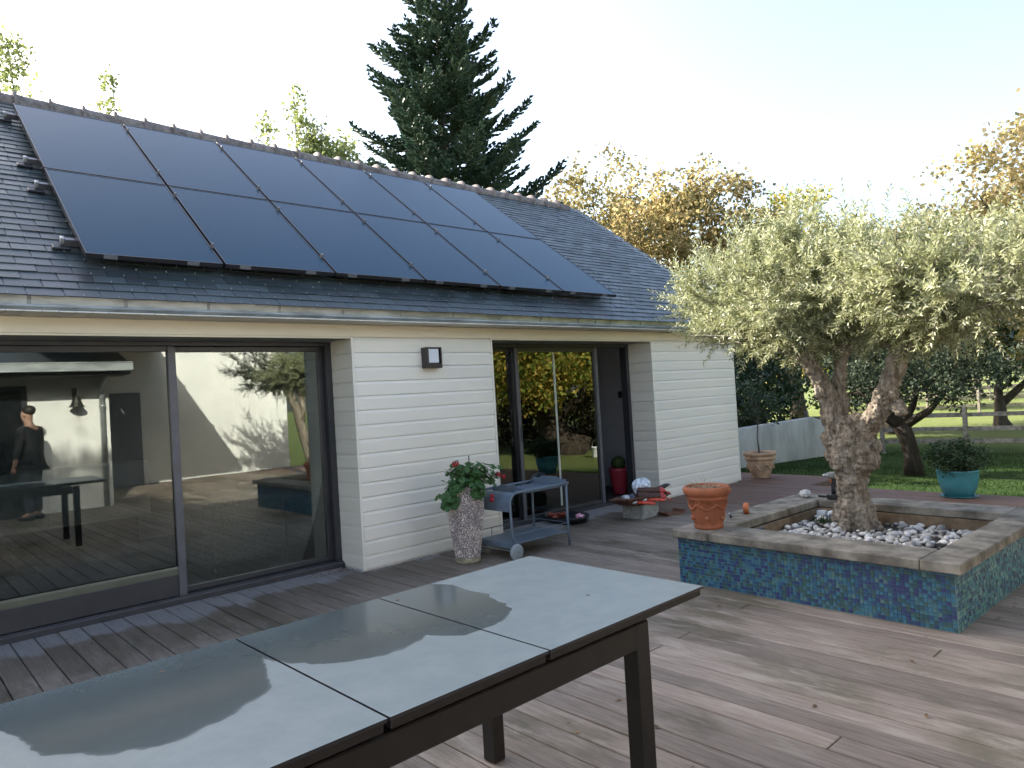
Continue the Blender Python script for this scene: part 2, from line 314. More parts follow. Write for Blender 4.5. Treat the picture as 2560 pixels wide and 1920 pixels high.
# ------------------------------------------------------------------ mesh builder
class MB:
    def __init__(s): s.v = []; s.f = []; s.m = []
    def add(s, vs, fs, mi=0):
        o = len(s.v); s.v.extend([tuple(x) for x in vs]); s.f.extend([tuple(i+o for i in f) for f in fs]); s.m.extend([mi]*len(fs)); return s
    def box(s, a, b, mi=0, M_=None):
        x0, y0, z0 = a; x1, y1, z1 = b
        vs = [(x0, y0, z0), (x1, y0, z0), (x1, y1, z0), (x0, y1, z0), (x0, y0, z1), (x1, y0, z1), (x1, y1, z1), (x0, y1, z1)]
        if M_ is not None: vs = [M_ @ Vector(q) for q in vs]
        return s.add(vs, [(0, 3, 2, 1), (4, 5, 6, 7), (0, 1, 5, 4), (1, 2, 6, 5), (2, 3, 7, 6), (3, 0, 4, 7)], mi)
    def bbox(s, a, b, c=.004, mi=0, M_=None):
        """box with chamfered edges"""
        cx, cy_, cz = [(p+q)/2 for p, q in zip(a, b)]; hx, hy, hz = [abs(q-p)/2 for p, q in zip(a, b)]
        c = min(c, hx*.9, hy*.9, hz*.9); vs = []; idx = {}
        for sx in (-1, 1):
            for sy in (-1, 1):
                for sz in (-1, 1):
                    for k in range(3):
                        h = [hx-c, hy-c, hz-c]; h[k] += c
                        idx[(sx, sy, sz, k)] = len(vs); q = Vector((cx+sx*h[0], cy_+sy*h[1], cz+sz*h[2])); vs.append(M_ @ q if M_ is not None else q)
        fs = []
        for k in range(3):
            i, j = (k+1) % 3, (k+2) % 3
            for sg in (-1, 1):
                q = []
                for (a_, b_) in ((-1, -1), (1, -1), (1, 1), (-1, 1)):
                    t = [0, 0, 0]; t[k] = sg; t[i] = a_; t[j] = b_; q.append(idx[(*t, k)])
                fs.append(q if sg > 0 else q[::-1])
        for k in range(3):
            i, j = (k+1) % 3, (k+2) % 3
            for a_ in (-1, 1):
                for b_ in (-1, 1):
                    def g(e, kk):
                        t = [0, 0, 0]; t[k] = e; t[i] = a_; t[j] = b_; return idx[(*t, kk)]
                    q = [g(-1, i), g(1, i), g(1, j), g(-1, j)]; fs.append(q if a_*b_ > 0 else q[::-1])
        for sx in (-1, 1):
            for sy in (-1, 1):
                for sz in (-1, 1):
                    q = [idx[(sx, sy, sz, k)] for k in range(3)]; fs.append(q if sx*sy*sz > 0 else q[::-1])
        return s.add(vs, fs, mi)
    def tube(s, pts, rad, n=8, mi=0, cap=True, jit=0.0):
        pts = [Vector(p) for p in pts]
        if isinstance(rad, (int, float)): rad = [rad]*len(pts)
        t0 = (pts[1]-pts[0]).normalized(); a = t0.orthogonal().normalized(); vs = []; fs = []
        for i, p in enumerate(pts):
            t = (pts[min(i+1, len(pts)-1)]-pts[max(i-1, 0)])
            t = t.normalized() if t.length > 1e-9 else t0
            a = (a - t*a.dot(t)); a = a.normalized() if a.length > 1e-6 else t.orthogonal().normalized(); b = t.cross(a)
            for k in range(n):
                th = 2*math.pi*k/n; r = rad[i]*(1+(random.uniform(-jit, jit) if jit else 0))
                vs.append(p+(a*math.cos(th)+b*math.sin(th))*r)
        for i in range(len(pts)-1):
            for k in range(n):
                k2 = (k+1) % n; fs.append((i*n+k, i*n+k2, (i+1)*n+k2, (i+1)*n+k))
        if cap: fs.append(tuple(range(n))[::-1]); fs.append(tuple((len(pts)-1)*n+k for k in range(n)))
        return s.add(vs, fs, mi)
    def lathe(s, prof, c=(0, 0, 0), n=32, mi=0, wob=0.0, axis='Z'):
        vs = []; fs = []
        for (r, z) in prof:
            for k in range(n):
                th = 2*math.pi*k/n; rr = r*(1+wob*math.sin(3*th+z*9))
                q = (rr*math.cos(th), rr*math.sin(th), z)
                if axis == 'X': q = (q[2], q[0], q[1])
                if axis == 'Y': q = (q[0], q[2], q[1])
                vs.append((c[0]+q[0], c[1]+q[1], c[2]+q[2]))
        for i in range(len(prof)-1):
            for k in range(n):
                k2 = (k+1) % n; f = (i*n+k, i*n+k2, (i+1)*n+k2, (i+1)*n+k); fs.append(f if axis != 'Y' else f[::-1])
        return s.add(vs, fs, mi)
    def prism(s, poly, x0, x1, mi=0, axis='X'):
        n = len(poly); vs = []
        for x in (x0, x1):
            for (a, b) in poly: vs.append((x, a, b) if axis == 'X' else (a, x, b) if axis == 'Y' else (a, b, x))
        fs = [tuple(range(n))[::-1], tuple(range(n, 2*n))]+[(i, (i+1) % n, n+(i+1) % n, n+i) for i in range(n)]
        return s.add(vs, fs, mi)
    def ball(s, c, r, n=10, m=6, mi=0, jit=0.0, sc_=(1, 1, 1), rot=None):
        vs = []; fs = []
        for i in range(m+1):
            ph = math.pi*i/m
            for k in range(n):
                th = 2*math.pi*k/n; j = 1+random.uniform(-jit, jit) if jit and 0 < i < m else 1
                q = Vector((math.sin(ph)*math.cos(th)*r*sc_[0], math.sin(ph)*math.sin(th)*r*sc_[1], math.cos(ph)*r*sc_[2]))*j
                if rot is not None: q = rot @ q
                vs.append((c[0]+q[0], c[1]+q[1], c[2]+q[2]))
        for i in range(m):
            for k in range(n):
                k2 = (k+1) % n; fs.append((i*n+k, (i+1)*n+k, (i+1)*n+k2, i*n+k2))
        return s.add(vs, fs, mi)
    def mesh(s, name, mats, smooth=False, off=(0, 0, 0)):
        me = bpy.data.meshes.new(name)
        vs = s.v if off == (0, 0, 0) else [(a-off[0], b-off[1], c-off[2]) for a, b, c in s.v]
        me.from_pydata(vs, [], s.f)
        for m in (mats if isinstance(mats, (list, tuple)) else [mats]): me.materials.append(m)
        if any(s.m): me.polygons.foreach_set('material_index', s.m)
        if smooth: me.polygons.foreach_set('use_smooth', [True]*len(s.f))
        me.update(); return me
def quads(name, V, mat, nper=4):
    """numpy array (N, nper, 3) of separate faces -> mesh"""
    V = np.asarray(V, np.float32); N = V.shape[0]
    me = bpy.data.meshes.new(name); me.vertices.add(N*nper); me.vertices.foreach_set('co', V.reshape(-1))
    me.loops.add(N*nper); me.loops.foreach_set('vertex_index', np.arange(N*nper, dtype=np.int32))
    me.polygons.add(N); me.polygons.foreach_set('loop_start', np.arange(0, N*nper, nper, dtype=np.int32))
    me.polygons.foreach_set('loop_total', np.full(N, nper, np.int32))
    me.materials.append(mat); me.update(calc_edges=True); me.validate(); return me

ORG = {}
def root(name, label, cat, loc, group=None, kind=None, rz=0):
    o = bpy.data.objects.new(name, None); COL.objects.link(o); o.location = loc; o.empty_display_size = .1
    o.rotation_euler.z = rz
    if label: o['label'] = label
    if cat: o['category'] = cat
    if group: o['group'] = group
    if kind: o['kind'] = kind
    ORG[o.name] = tuple(loc); return o
def org(o): return ORG.get(o.name, (0, 0, 0)) if o is not None else (0, 0, 0)
def part(name, mb, mats, parent, smooth=False, kind=None, label=None, world=True):
    """mb in world coordinates (world=True) or in the parent's own"""
    off = org(parent) if world else (0, 0, 0)
    me = mb if isinstance(mb, bpy.types.Mesh) else mb.mesh(name, mats, smooth, off)
    o = bpy.data.objects.new(name, me); COL.objects.link(o); o.parent = parent
    ORG[o.name] = org(parent)
    if kind: o['kind'] = kind
    if label: o['label'] = label
    return o
def inst(name, me, parent, M_, smooth=False):
    """an object sharing mesh me, placed by world matrix M_"""
    o = bpy.data.objects.new(name, me); COL.objects.link(o)
    if parent is not None:
        o.parent = parent; M_ = Matrix.Translation(-Vector(org(parent))) @ M_; ORG[o.name] = org(parent)
    o.matrix_local = M_; return o
def single(name, mb, mats, label, cat, loc=(0, 0, 0), smooth=False, group=None, kind=None):
    me = mb if isinstance(mb, bpy.types.Mesh) else mb.mesh(name, mats, smooth, loc)
    o = bpy.data.objects.new(name, me); COL.objects.link(o); o.location = loc
    if label: o['label'] = label
    if cat: o['category'] = cat
    if group: o['group'] = group
    if kind: o['kind'] = kind
    ORG[o.name] = tuple(loc); return o
def bevel(o, wd=.004, seg=2):
    m = o.modifiers.new('bevel', 'BEVEL'); m.width = wd; m.segments = seg; m.limit_method = 'ANGLE'; m.angle_limit = R(40); return o

# ------------------------------------------------------------------ leaf generators (numpy)
def unit(v): return v/np.maximum(np.linalg.norm(v, axis=-1, keepdims=True), 1e-9)
def rdir(n): return unit(rng.normal(size=(n, 3)))
def leaf_quads(P, D, L, W, fold=None):
    """diamond leaves: base P, direction D, length L, width W"""
    S = unit(np.cross(D, rdir(len(P)))); L = L[:, None]; W = W[:, None]
    return np.stack([P, P+D*L*.45+S*W*.5, P+D*L, P+D*L*.45-S*W*.5], 1)
def clump_leaves(centres, radii, per, size, flat=.75):
    k = len(centres); n = k*per
    C = np.repeat(centres, per, 0); r = np.repeat(radii, per)[:, None]
    off = rng.normal(size=(n, 3))*r*.5; off[:, 2] *= flat
    P = C+off; D = unit(rdir(n)+np.array([0, 0, -.15])); s = size*rng.uniform(.6, 1.3, n)
    return leaf_quads(P, D, s, s*.72)
def crown_centres(ells, n, shell=.55):
    out = []
    vol = np.array([a[3]*a[4]*a[5] for a in ells])**(2/3); vol = vol/vol.sum()
    for e, f in zip(ells, vol):
        k = max(3, int(n*f)); d = rdir(k); r = rng.uniform(shell**3, 1, k)**(1/3)
        d = d*r[:, None]*(1+.16*np.sin(d[:, :1]*5+d[:, 1:2]*7+e[0]))
        out.append(np.array(e[:3])+d*np.array(e[3:6]))
    return np.concatenate(out)
def limbs(mb, base, top, r0, targets, nlimb=9, lean=0.0, sides=8):
    base = Vector(base); top = Vector(top); N = 7; pts = []; rad = []
    for i in range(N):
        t = i/(N-1); p = base.lerp(top, t)+Vector((random.uniform(-1, 1), random.uniform(-1, 1), 0))*r0*.35*(0 if i == 0 else 1)
        pts.append(p); rad.append(r0*(1.35 if i == 0 else 1.0-.72*t))
    mb.tube(pts, rad, sides, jit=.06)
    for k in range(nlimb):
        t = .35+.6*k/max(1, nlimb-1); i = min(int(t*(N-1)), N-2); s = pts[i].lerp(pts[i+1], t*(N-1)-i)
        tg = Vector(targets[random.randrange(len(targets))]); m1 = s.lerp(tg, .35)+Vector((0, 0, (tg-s).length*.08)); m2 = s.lerp(tg, .7)+Vector((random.uniform(-1, 1), random.uniform(-1, 1), random.uniform(-.3, .6)))*(tg-s).length*.07
        rr = r0*(.42-.26*t); mb.tube([s, m1, m2, tg], [rr, rr*.7, rr*.4, rr*.12], 6, cap=False)
        for q in (m1, m2):
            t2 = Vector(targets[random.randrange(len(targets))])
            if (t2-q).length < (tg-s).length*.9: mb.tube([q, q.lerp(t2, .5)+Vector((0, 0, .1)), t2], [rr*.4, rr*.25, rr*.07], 5, cap=False)
def broad_tree(name, label, cat, base, h_fork, r0, ells, nclump, per, size, lmat, bark, rad=.5, lean=(0, 0), group=None, shell=.5, nl=12):
    o = root(name, label, cat, base, group)
    cs = crown_centres(ells, nclump, shell)
    top = (base[0]+lean[0], base[1]+lean[1], base[2]+h_fork)
    mb = MB(); limbs(mb, base, top, r0, [tuple(c) for c in cs[::3]], nl)
    part('trunk', mb, bark, o, True)
    Q = clump_leaves(cs, np.full(len(cs), rad), per, size)
    Q = Q-np.array(base)
    part('crown', quads('crown', Q, lmat), None, o)
    return o

# ================================================================== SETTING: ground
def ground_z(x, y):
    t = min(max((max(x-10.0, -8-x, y-24, -14-y))/12.0, 0), 1); t = t*t*(3-2*t)
    return -.40-.36*t
mb = MB(); xs = [-400, -150, -60, -30, -16, -10]+[ -8+1.0*i for i in range(0, 45)]+[40, 50, 70, 110, 180, 400]
ys = [-400, -150, -60, -30]+[-24+1.5*i for i in range(0, 36)]+[32, 40, 60, 110, 200, 400]
for y in ys:
    for x in xs:
        far = max(abs(x)-60, abs(y)-60, 0)
        mb.v.append((x, y, ground_z(x, y)+(.04*math.sin(x*1.3)*math.cos(y*.9) if far == 0 else 0)))
nx = len(xs)
for j in range(len(ys)-1):
    for i in range(nx-1):
        mb.f.append((j*nx+i, j*nx+i+1, (j+1)*nx+i+1, (j+1)*nx+i)); mb.m.append(0)
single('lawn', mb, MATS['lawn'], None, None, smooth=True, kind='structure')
# grass blades on the lawn beyond the deck
n = 48000
gx = rng.uniform(9.8, 22, n); gy = rng.uniform(.6, 9, n)
keep = ~((gx < 10.75) & (gy > 4.6)); gx = gx[keep]; gy = gy[keep]; n = len(gx)
gz = np.array([ground_z(a, b) for a, b in zip(gx, gy)])-.03+.04*np.sin(gx*1.3)*np.cos(gy*.9)
P = np.stack([gx, gy, gz], 1); D_ = unit(rng.normal(size=(n, 3))*.45+np.array([0, 0, 1.0])); L_ = rng.uniform(.03, .085, n)
single('grass', quads('grass', leaf_quads(P, D_, L_, np.full(n, .014)), GRASSM), None, None, None, kind='stuff')

# ================================================================== SETTING: deck of single boards
deck_b = MB()
deck_b.box((-3, -5.15, -.42), (9.72, 6.08, -.04)); deck_b.box((9.72, 4.62, -.42), (10.68, 7.2, -.04))
deck = single('deck', deck_b, M('deck joist wood', (.05, .036, .026), .9, var=.3, vscale=8), None, None, kind='structure')
PITCH_B = .1418; WID = .1345
def board(x0, x1, y0, y1, pz=0.0):
    b = MB(); b.bbox((x0, y0, -.026+pz), (x1, y1, pz), .0035); return part('plank', b, MATS['deck'], deck)
x = .715-PITCH_B*17
i = 0
while x < 9.72:
    x1 = min(x+WID, 9.735)
    cuts = [-5.15]; yy = -5.15+random.choice((1.1, 2.0, 2.9))
    while yy < 5.2: cuts.append(yy); yy += random.choice((2.4, 3.0, 3.6))
    yend = 6.075 + (-.36 if (3.30 < x < 4.98) or x > 7.76 else 0.0)
    if x+WID > 3.295 and x < 4.977 or x+WID > 7.762: yend = 5.705
    cuts.append(yend)
    for a, b_ in zip(cuts[:-1], cuts[1:]):
        if x < -.2 and b_ < 3.2: continue
        if x < 3.3 and b_ < -1.75: continue
        board(x, x1, a+.0025, b_-.0025, random.uniform(-.0015, .0015))
    x += PITCH_B; i += 1
x = 9.745
while x < 10.68:
    a = 4.64; b_ = 7.15
    board(x, min(x+WID, 10.70), a, b_); x += PITCH_B
for (a, b_) in (((9.738, -5.1, -.16), (9.762, 4.62, -.004)), ((9.764, 4.612, -.16), (10.70, 4.634, -.004)), ((10.704, 4.612, -.16), (10.726, 7.15, -.004))):
    b = MB(); b.bbox(a, b_, .003); part('edge_board', b, MATS['deck'], deck)

# ================================================================== HOUSE
YW, XA, XB, XC, XD = 5.714, 3.295, 4.977, 7.762, 9.819
ZL, ZS = 2.101, 2.229
SL = .748; Y0, Z0 = 5.933, 2.711
ang = math.atan(SL); UP = Vector((0, math.cos(ang), math.sin(ang))); NR = Vector((0, -math.sin(ang), math.cos(ang)))
def roofp(x, y, off=0.0):
    return Vector((x, y, Z0+SL*(y-Y0)))+NR*off
house = root('house', 'long single-storey house with white board cladding and a slate roof', 'house', (0, YW, 0))
YF = 6.10          # window frames' front face
XL = -9.0          # the house runs on past the left edge of the photograph
# structural shell behind the cladding
s = MB()
for (a, b_) in ((XA+.02, XB-.02), (XC+.02, XD-.005)):
    s.box((a, YW+.022, -.3), (b_, YF+.14, 2.24))
s.box((XL, YW+.022, -.3), (-.25, YF+.14, 2.24))
s.box((-.25, YW+.022, ZL+.02), (XD-.005, YF+.14, 2.24))
part('wall', s, RENDER, house)
g = MB()   # gable end and back wall
g.prism([(YW+.03, -.3), (11.95, -.3), (11.95, 2.2), (8.848, 4.72), (YW+.03, 2.37)], XD-.30, XD-.012)
g.box((XL, 11.75, -.3), (XD-.31, 11.95, 2.2))
g.prism([(YW+.03, -.3), (11.95, -.3), (11.95, 2.2), (8.848, 4.72), (YW+.03, 2.37)], XL-.02, XL+.2)
part('gable_wall', g, RENDER, house)
# cladding planks
def plank(x0, x1, z, h, y=YW, dep=.02):
    c = .008
    b = MB(); b.prism([(y+dep, z+.003), (y+.0, z+.003), (y+0, z+h-.030), (y+c, z+h-.003), (y+c+.002, z+h-.0005), (y+dep, z+h-.0005)], x0, x1)
    o = part('plank', b, WHITE, house); return o
HP = ZL/16
for k in range(16):
    plank(XA+.026, XB-.026, k*HP+(.012 if k == 0 else 0), HP-(.012 if k == 0 else 0)); plank(XC+.026, XD-.03, k*HP+(.012 if k == 0 else 0), HP-(.012 if k == 0 else 0))
    for xx in (XA, XC):     # reveal boards, facing the low-x side
        z = k*HP+(.012 if k == 0 else 0); h = HP-(.012 if k == 0 else 0); c = .008
        b = MB(); b.prism([(xx+.020, z+.003), (xx, z+.003), (xx, z+h-.030), (xx+c, z+h-.003), (xx+c+.002, z+h-.0005), (xx+.020, z+h-.0005)], YW+.027, YF-.002, axis='Y')
        part('plank', b, WHITE, house)
    for xx in (XB, -.25):
        z = k*HP; h = HP; c = .008
        b = MB(); b.prism([(xx-.020, z+.003), (xx-.020, z+h-.0005), (xx-c-.002, z+h-.0005), (xx-c, z+h-.003), (xx, z+h-.030), (xx, z+.003)], YW+.027, YF-.002, axis='Y')
        part('plank', b, WHITE, house)
    plank(-4.6, -.28, k*HP, HP)
for xx, sg in ((XA, 1), (XB, -1), (XC, 1), (XD-.03, 1)):   # corner trims
    b = MB(); x0, x1 = (xx-.002, xx+.024) if sg > 0 else (xx-.024, xx+.002)
    b.bbox((x0, YW-.004, .004), (x1, YW+.026, ZL+.012), .003); part('corner_trim', b, WHITE, house)
b = MB(); b.bbox((-4.6, YW-.006, ZL+.014), (XD, YW+.02, ZS-.004), .003); b.box((-.25, YW-.0065, ZL-.001), (XA-.004, YW+.02, ZL+.0125)); b.box((XB+.004, YW-.0065, ZL-.001), (XC-.004, YW+.02, ZL+.0125))
part('fascia', b, CREAM, house)
for (a, b_) in ((-.25, XA), (XB, XC)):    # lintel undersides
    b = MB(); b.box((a+.004, YW+.022, ZL+.001), (b_-.004, YF-.004, ZL+.018)); part('lintel_panel', b, M('grey lintel panel', (.22, .215, .20), .6, var=.1), house)
# soffit slats
xx = -3.0
while xx < XD+.02:
    b = MB(); b.bbox((xx, 5.462, ZS+.0), (xx+.094, YW+.018, ZS+.010), .002); part('soffit_slat', b, SOFF, house); xx += .0975
# roof: felt-covered slab under the slates
roof_b = MB()
e0, e1 = 5.505, 8.848
roof_b.prism([(e0, Z0+SL*(e0-Y0)-.035), (e1, Z0+SL*(e1-Y0)-.035), (12.25, Z0+SL*(2*e1-12.25-Y0)-.035), (12.25, Z0+SL*(2*e1-12.25-Y0)-.2), (e1, Z0+SL*(e1-Y0)-.25), (e0+.2, Z0+SL*(e0-Y0)-.06), (e0, Z0+SL*(e0-Y0)-.13)], XL-.1, XD+.03)
roof = part('roof', roof_b, UNDER, house)
rot = Matrix.Rotation(ang, 4, 'X')
EXPO, SW = .110, .212
def slate_box(wj=0, tj=0):
    b = MB(); hw = SW/2-.0022
    tail, head, ln = .001+tj, -.011, .215
    vs = [(-hw, 0, tail), (hw, wj, tail), (hw, ln, head), (-hw, ln, head), (-hw, 0, tail-.006), (hw, wj, tail-.006), (hw, ln, head-.006), (-hw, ln, head-.006)]
    b.add(vs, [(0, 1, 2, 3), (4, 7, 6, 5), (0, 4, 5, 1), (1, 5, 6, 2), (2, 6, 7, 3), (3, 7, 4, 0)]); return b
slates = []
rows = int((e1-5.425)/(EXPO*math.cos(ang)))
for k in range(rows+1):
    y = 5.425+k*EXPO*math.cos(ang)
    x = -3.0+(SW/2 if k % 2 else 0)
    while x < XD+.05:
        inside = 1.5 < x < 6.9 and 5.95 < y < 8.15
        if not inside and not (k > 36 and 1.4 < x < 6.9 and False):
            slates.append((x+SW/2, y))
        x += SW
camp = Vector((0, 0, CAMZ))
def vis_x(x, y):   # in the photograph's frame?
    d = Vector((x, y, Z0+SL*(y-Y0)))-camp; return d.dot(_fw) > .1 and abs(d.dot(_r)/d.dot(_fw)) < .73 and abs(d.dot(_u)/d.dot(_fw)) < .56
slates.sort(key=lambda q: (0 if vis_x(*q) else 1, (roofp(*q)-camp).length))
smesh = [slate_box(random.uniform(-.004, .004), random.uniform(-.001, .003)).mesh('slate', MATS['slate']) for _ in range(6)]
for (x, y) in slates[:300]:
    Mx = Matrix.Translation(roofp(x, y)) @ rot @ Matrix.Rotation(random.uniform(-.008, .008), 4, 'Z')
    inst('slate', smesh[random.randrange(6)], roof, Mx)
b = MB()
for (x, y) in slates[300:]:
    t = slate_box(random.uniform(-.004, .004), random.uniform(-.001, .003)); Mx = Matrix.Translation(roofp(x, y)) @ rot
    b.add([Mx @ Vector(v) for v in t.v], t.f)
part('slates', b, MATS['slate'], roof, kind='stuff')
b = MB()   # tail hooks at the slate joints
for (x, y) in slates[:520]:
    p = roofp(x, y, .008); b.box((p.x-.002, p.y-.001, p.z-.001), (p.x+.002, p.y+.013, p.z+.010))
part('slate_hooks', b, M('dull hook wire', (.30, .31, .33), .5, metal=.5), roof, kind='stuff')
# ridge tiles with a raised collar
def ridge_tile():
    b = MB(); prof = [(-.022, .150), (.0, .155), (.010, .128), (.05, .118), (.30, .108)]; n = 13; vs = []; fs = []
    for (x, r) in prof:
        for k in range(n):
            th = R(-18)+R(216)*k/(n-1); vs.append((x, r*math.cos(th)*1.05, r*math.sin(th)))
    for i in range(len(prof)-1):
        for k in range(n-1): fs.append((i*n+k, (i+1)*n+k, (i+1)*n+k+1, i*n+k+1))
    fs.append(tuple(range(n))); b.add(vs, fs); return b
rt = ridge_tile().mesh('ridge_tile', RIDGE, True)
x = -2.12
while x < XD-.2:
    inst('ridge_tile', rt, roof, Matrix.Translation((x, e1, 4.893-.075+random.uniform(-.004, .004)))); x += .3115
b = MB(); b.bbox((XD+.032, 0, -.022), (XD+.052, 4.27, -.0), .003)
vb = part('verge_strip', MB().prism([(5.44, Z0+SL*(5.44-Y0)-.09), (e1, Z0+SL*(e1-Y0)-.09), (e1, Z0+SL*(e1-Y0)+.004), (5.44, Z0+SL*(5.44-Y0)+.004)], XD+.032, XD+.046), ZINC, roof)
# gutter
gut = MB(); gy, zt, zb = 5.481, 2.352, 2.264
x0g, x1g = -3.0, XD+.06
gut.prism([(gy-.004, zt-.006), (gy+.004, zt-.006), (gy+.020, zb+.012), (gy+.012, zb+.012)], x0g, x1g)
gut.tube([(x0g, gy-.004, zt), (x1g, gy-.004, zt)], .0095, 10)
gut.prism([(gy-.012, zb-.006), (gy-.012, zb+.010), (gy-.004, zb+.014), (gy+.03, zb+.014), (gy+.03, zb-.03), (gy+.02, zb-.034)], x0g, x1g)
gut.tube([(x0g, gy-.012, zb+.002), (x1g, gy-.012, zb+.002)], .0085, 8)
gutter = part('gutter', gut, ZINC, house)
for xj in (.27, .834, 1.403, 1.97, 2.53, 3.10, 3.70, 4.30, 4.90, 5.499, 6.105, 6.408, 6.671, 7.272, 7.859, 8.429, 9.0, 9.55):
    b = MB(); b.prism([(gy-.0065, zt-.004), (gy-.0042, zt-.004), (gy+.0115, zb+.013), (gy+.0092, zb+.013)], xj-.012, xj+.012)
    b.tube([(xj-.012, gy-.004, zt), (xj+.012, gy-.004, zt)], .012, 10); part('gutter_joint', b, M('solder joint', (.30, .32, .32), .5, metal=.4, var=.2, vscale=30), gutter)

# ---- sliding window on the left, sliding door on the right
def rectframe(b, x0, x1, z0, z1, y0, y1, l, r, t, bo):
    b.box((x0, y0, z0), (x0+l, y1, z1)); b.box((x1-r, y0, z0), (x1, y1, z1))
    b.box((x0+l, y0+.0005, z1-t), (x1-r, y1-.0005, z1)); b.box((x0+l, y0+.0005, z0), (x1-r, y1-.0005, z0+bo))
win = MB(); rectframe(win, -.25, XA+.004, .0, ZL, YF, YF+.11, .08, .06, .035, .055)
win.box((-.2, YF-.052, .0), (XA-.004, YF-.0005, .040)); win.box((-.2, YF-.03, .041), (XA-.004, YF-.0005, .056))
window = bevel(part('sliding_window', win, [ALU], house), .003)
def sash(parent, x0, x1, z0, z1, y, l, r, t, bo, railmat=None):
    b = MB(); rectframe(b, x0, x1, z0, z1, y, y+.045, l, r, t, bo); o = part('sash', b, ALU, parent); bevel(o, .004)
    b = MB(); b.box((x0+l-.01, y+.018, z0+bo-.01), (x1-r+.01, y+.026, z1-t+.01))
    # one sheet is enough for the pane's mirror image; its edges sit inside the sash
    part('pane', b, MATS['glass'], parent); return o
sash(window, 1.865, XA-.058, .058, ZL-.037, YF+.062, .055, .048, .045, .045)     # fixed right leaf
sash(window, -.16, 1.905, .058, ZL-.037, YF+.008, .06, .058, .045, .165)           # sliding left leaf in front
b = MB(); b.prism([(YF+.004, .226), (YF+.004, .272), (YF+.008, .290), (YF+.0085, .226)], -.15, 1.845); part('bottom_rail', b, M('olive rail with sky sheen', (.095, .10, .075), .35, var=.1), window)  # rail colour lightened for the sky light it catches
b = MB(); b.bbox((1.846, YF-.004, .05), (1.906, YF+.0075, ZL-.04), .003); part('stile', b, ALU2, window)
b = MB(); b.bbox((-.2, YF-.054, .0405), (XA-.006, YF-.032, .046), .001); part('sill', b, ALU2, window)
dr = MB(); rectframe(dr, XB-.004, XC+.004, .0, ZL, YF, YF+.11, .03, .055, .045, .03)
dr.box((XB+.004, YF-.055, .0), (XC-.004, YF-.0005, .026))
door = bevel(part('sliding_door', dr, [ALU], house), .003)
sash(door, XB+.027, 5.73, .032, ZL-.047, YF+.062, .04, .075, .04, .04)
sash(door, 5.655, 7.11, .032, ZL-.047, YF+.008, .06, .065, .05, .045)
b = MB(); b.bbox((5.652, YF-.003, .035), (5.70, YF+.0075, ZL-.05), .003); part('stile', b, ALU2, door)
b = MB(); b.bbox((7.06, YF-.003, .035), (7.112, YF+.0075, ZL-.05), .003); part('stile', b, ALU2, door)
b = MB()
for dx in (0, .017): b.box((6.305+dx, YF+.0205, .115), (6.314+dx, YF+.0255, 1.99))
part('edge_strip', b, M('white edge seal', (.62, .64, .58), .5, var=.05), door)
b = MB(); b.bbox((5.68, YF-.02, .95), (5.69, YF-.004, 1.15), .003); part('handle', b, ALU, door)
# room behind the glass
rm = MB()
rm.box((XL+.25, YF+.13, -.06), (XD-.32, 11.7, -.005)); room_f = part('room_floor', rm, INTF, house)
rm = MB(); rm.box((XL+.25, 9.6, 0), (XD-.32, 9.7, 2.40)); rm.box((3.7, YF+.9, 0), (3.85, 9.55, 2.4)); rm.box((8.55, YF+.15, 0), (8.65, 9.55, 2.4)); rm.box((XL+.25, YF+.16, 2.41), (XD-.32, 11.7, 2.46))
part('room_wall', rm, INTW, house)
b = MB(); b.bbox((8.40, 7.55, 0), (8.44, 8.25, 2.05), .004); part('inner_door', b, M('dark inner door', (.03, .028, .028), .5), house)
b = MB(); b.bbox((8.515, 6.86, 1.36), (8.545, 6.94, 1.46), .01); part('wall_switch', b, BLACKM, house)

# ---- wall lamp
o = root('wall_lamp', 'square black wall lamp with a white diffuser on the board wall', 'lamp', (4.147, YW, 1.81))
b = MB(); x0, x1, z0, z1 = 4.055, 4.243, 1.812, 2.016; yb, yf = YW-.001, YW-.085
b.box((x0, yb-.02, z0), (x1, yb, z1)); b.box((x0, yf, z0), (x0+.03, yb-.021, z1)); b.box((x1-.012, yf, z0), (x1, yb-.021, z1)); b.box((x0+.031, yf, z1-.012), (x1-.013, yb-.021, z1)); b.box((x0+.031, yf, z0), (x1-.013, yb-.021, z0+.045))
bevel(part('lamp_housing', b, M('dark bronze lamp coat', (.035, .027, .025), .4), o), .002)
b = MB(); b.bbox((x0+.034, YW-.075, z0+.05), (x1-.03, YW-.03, z1-.015), .004); part('diffuser', b, LAMPW, o)

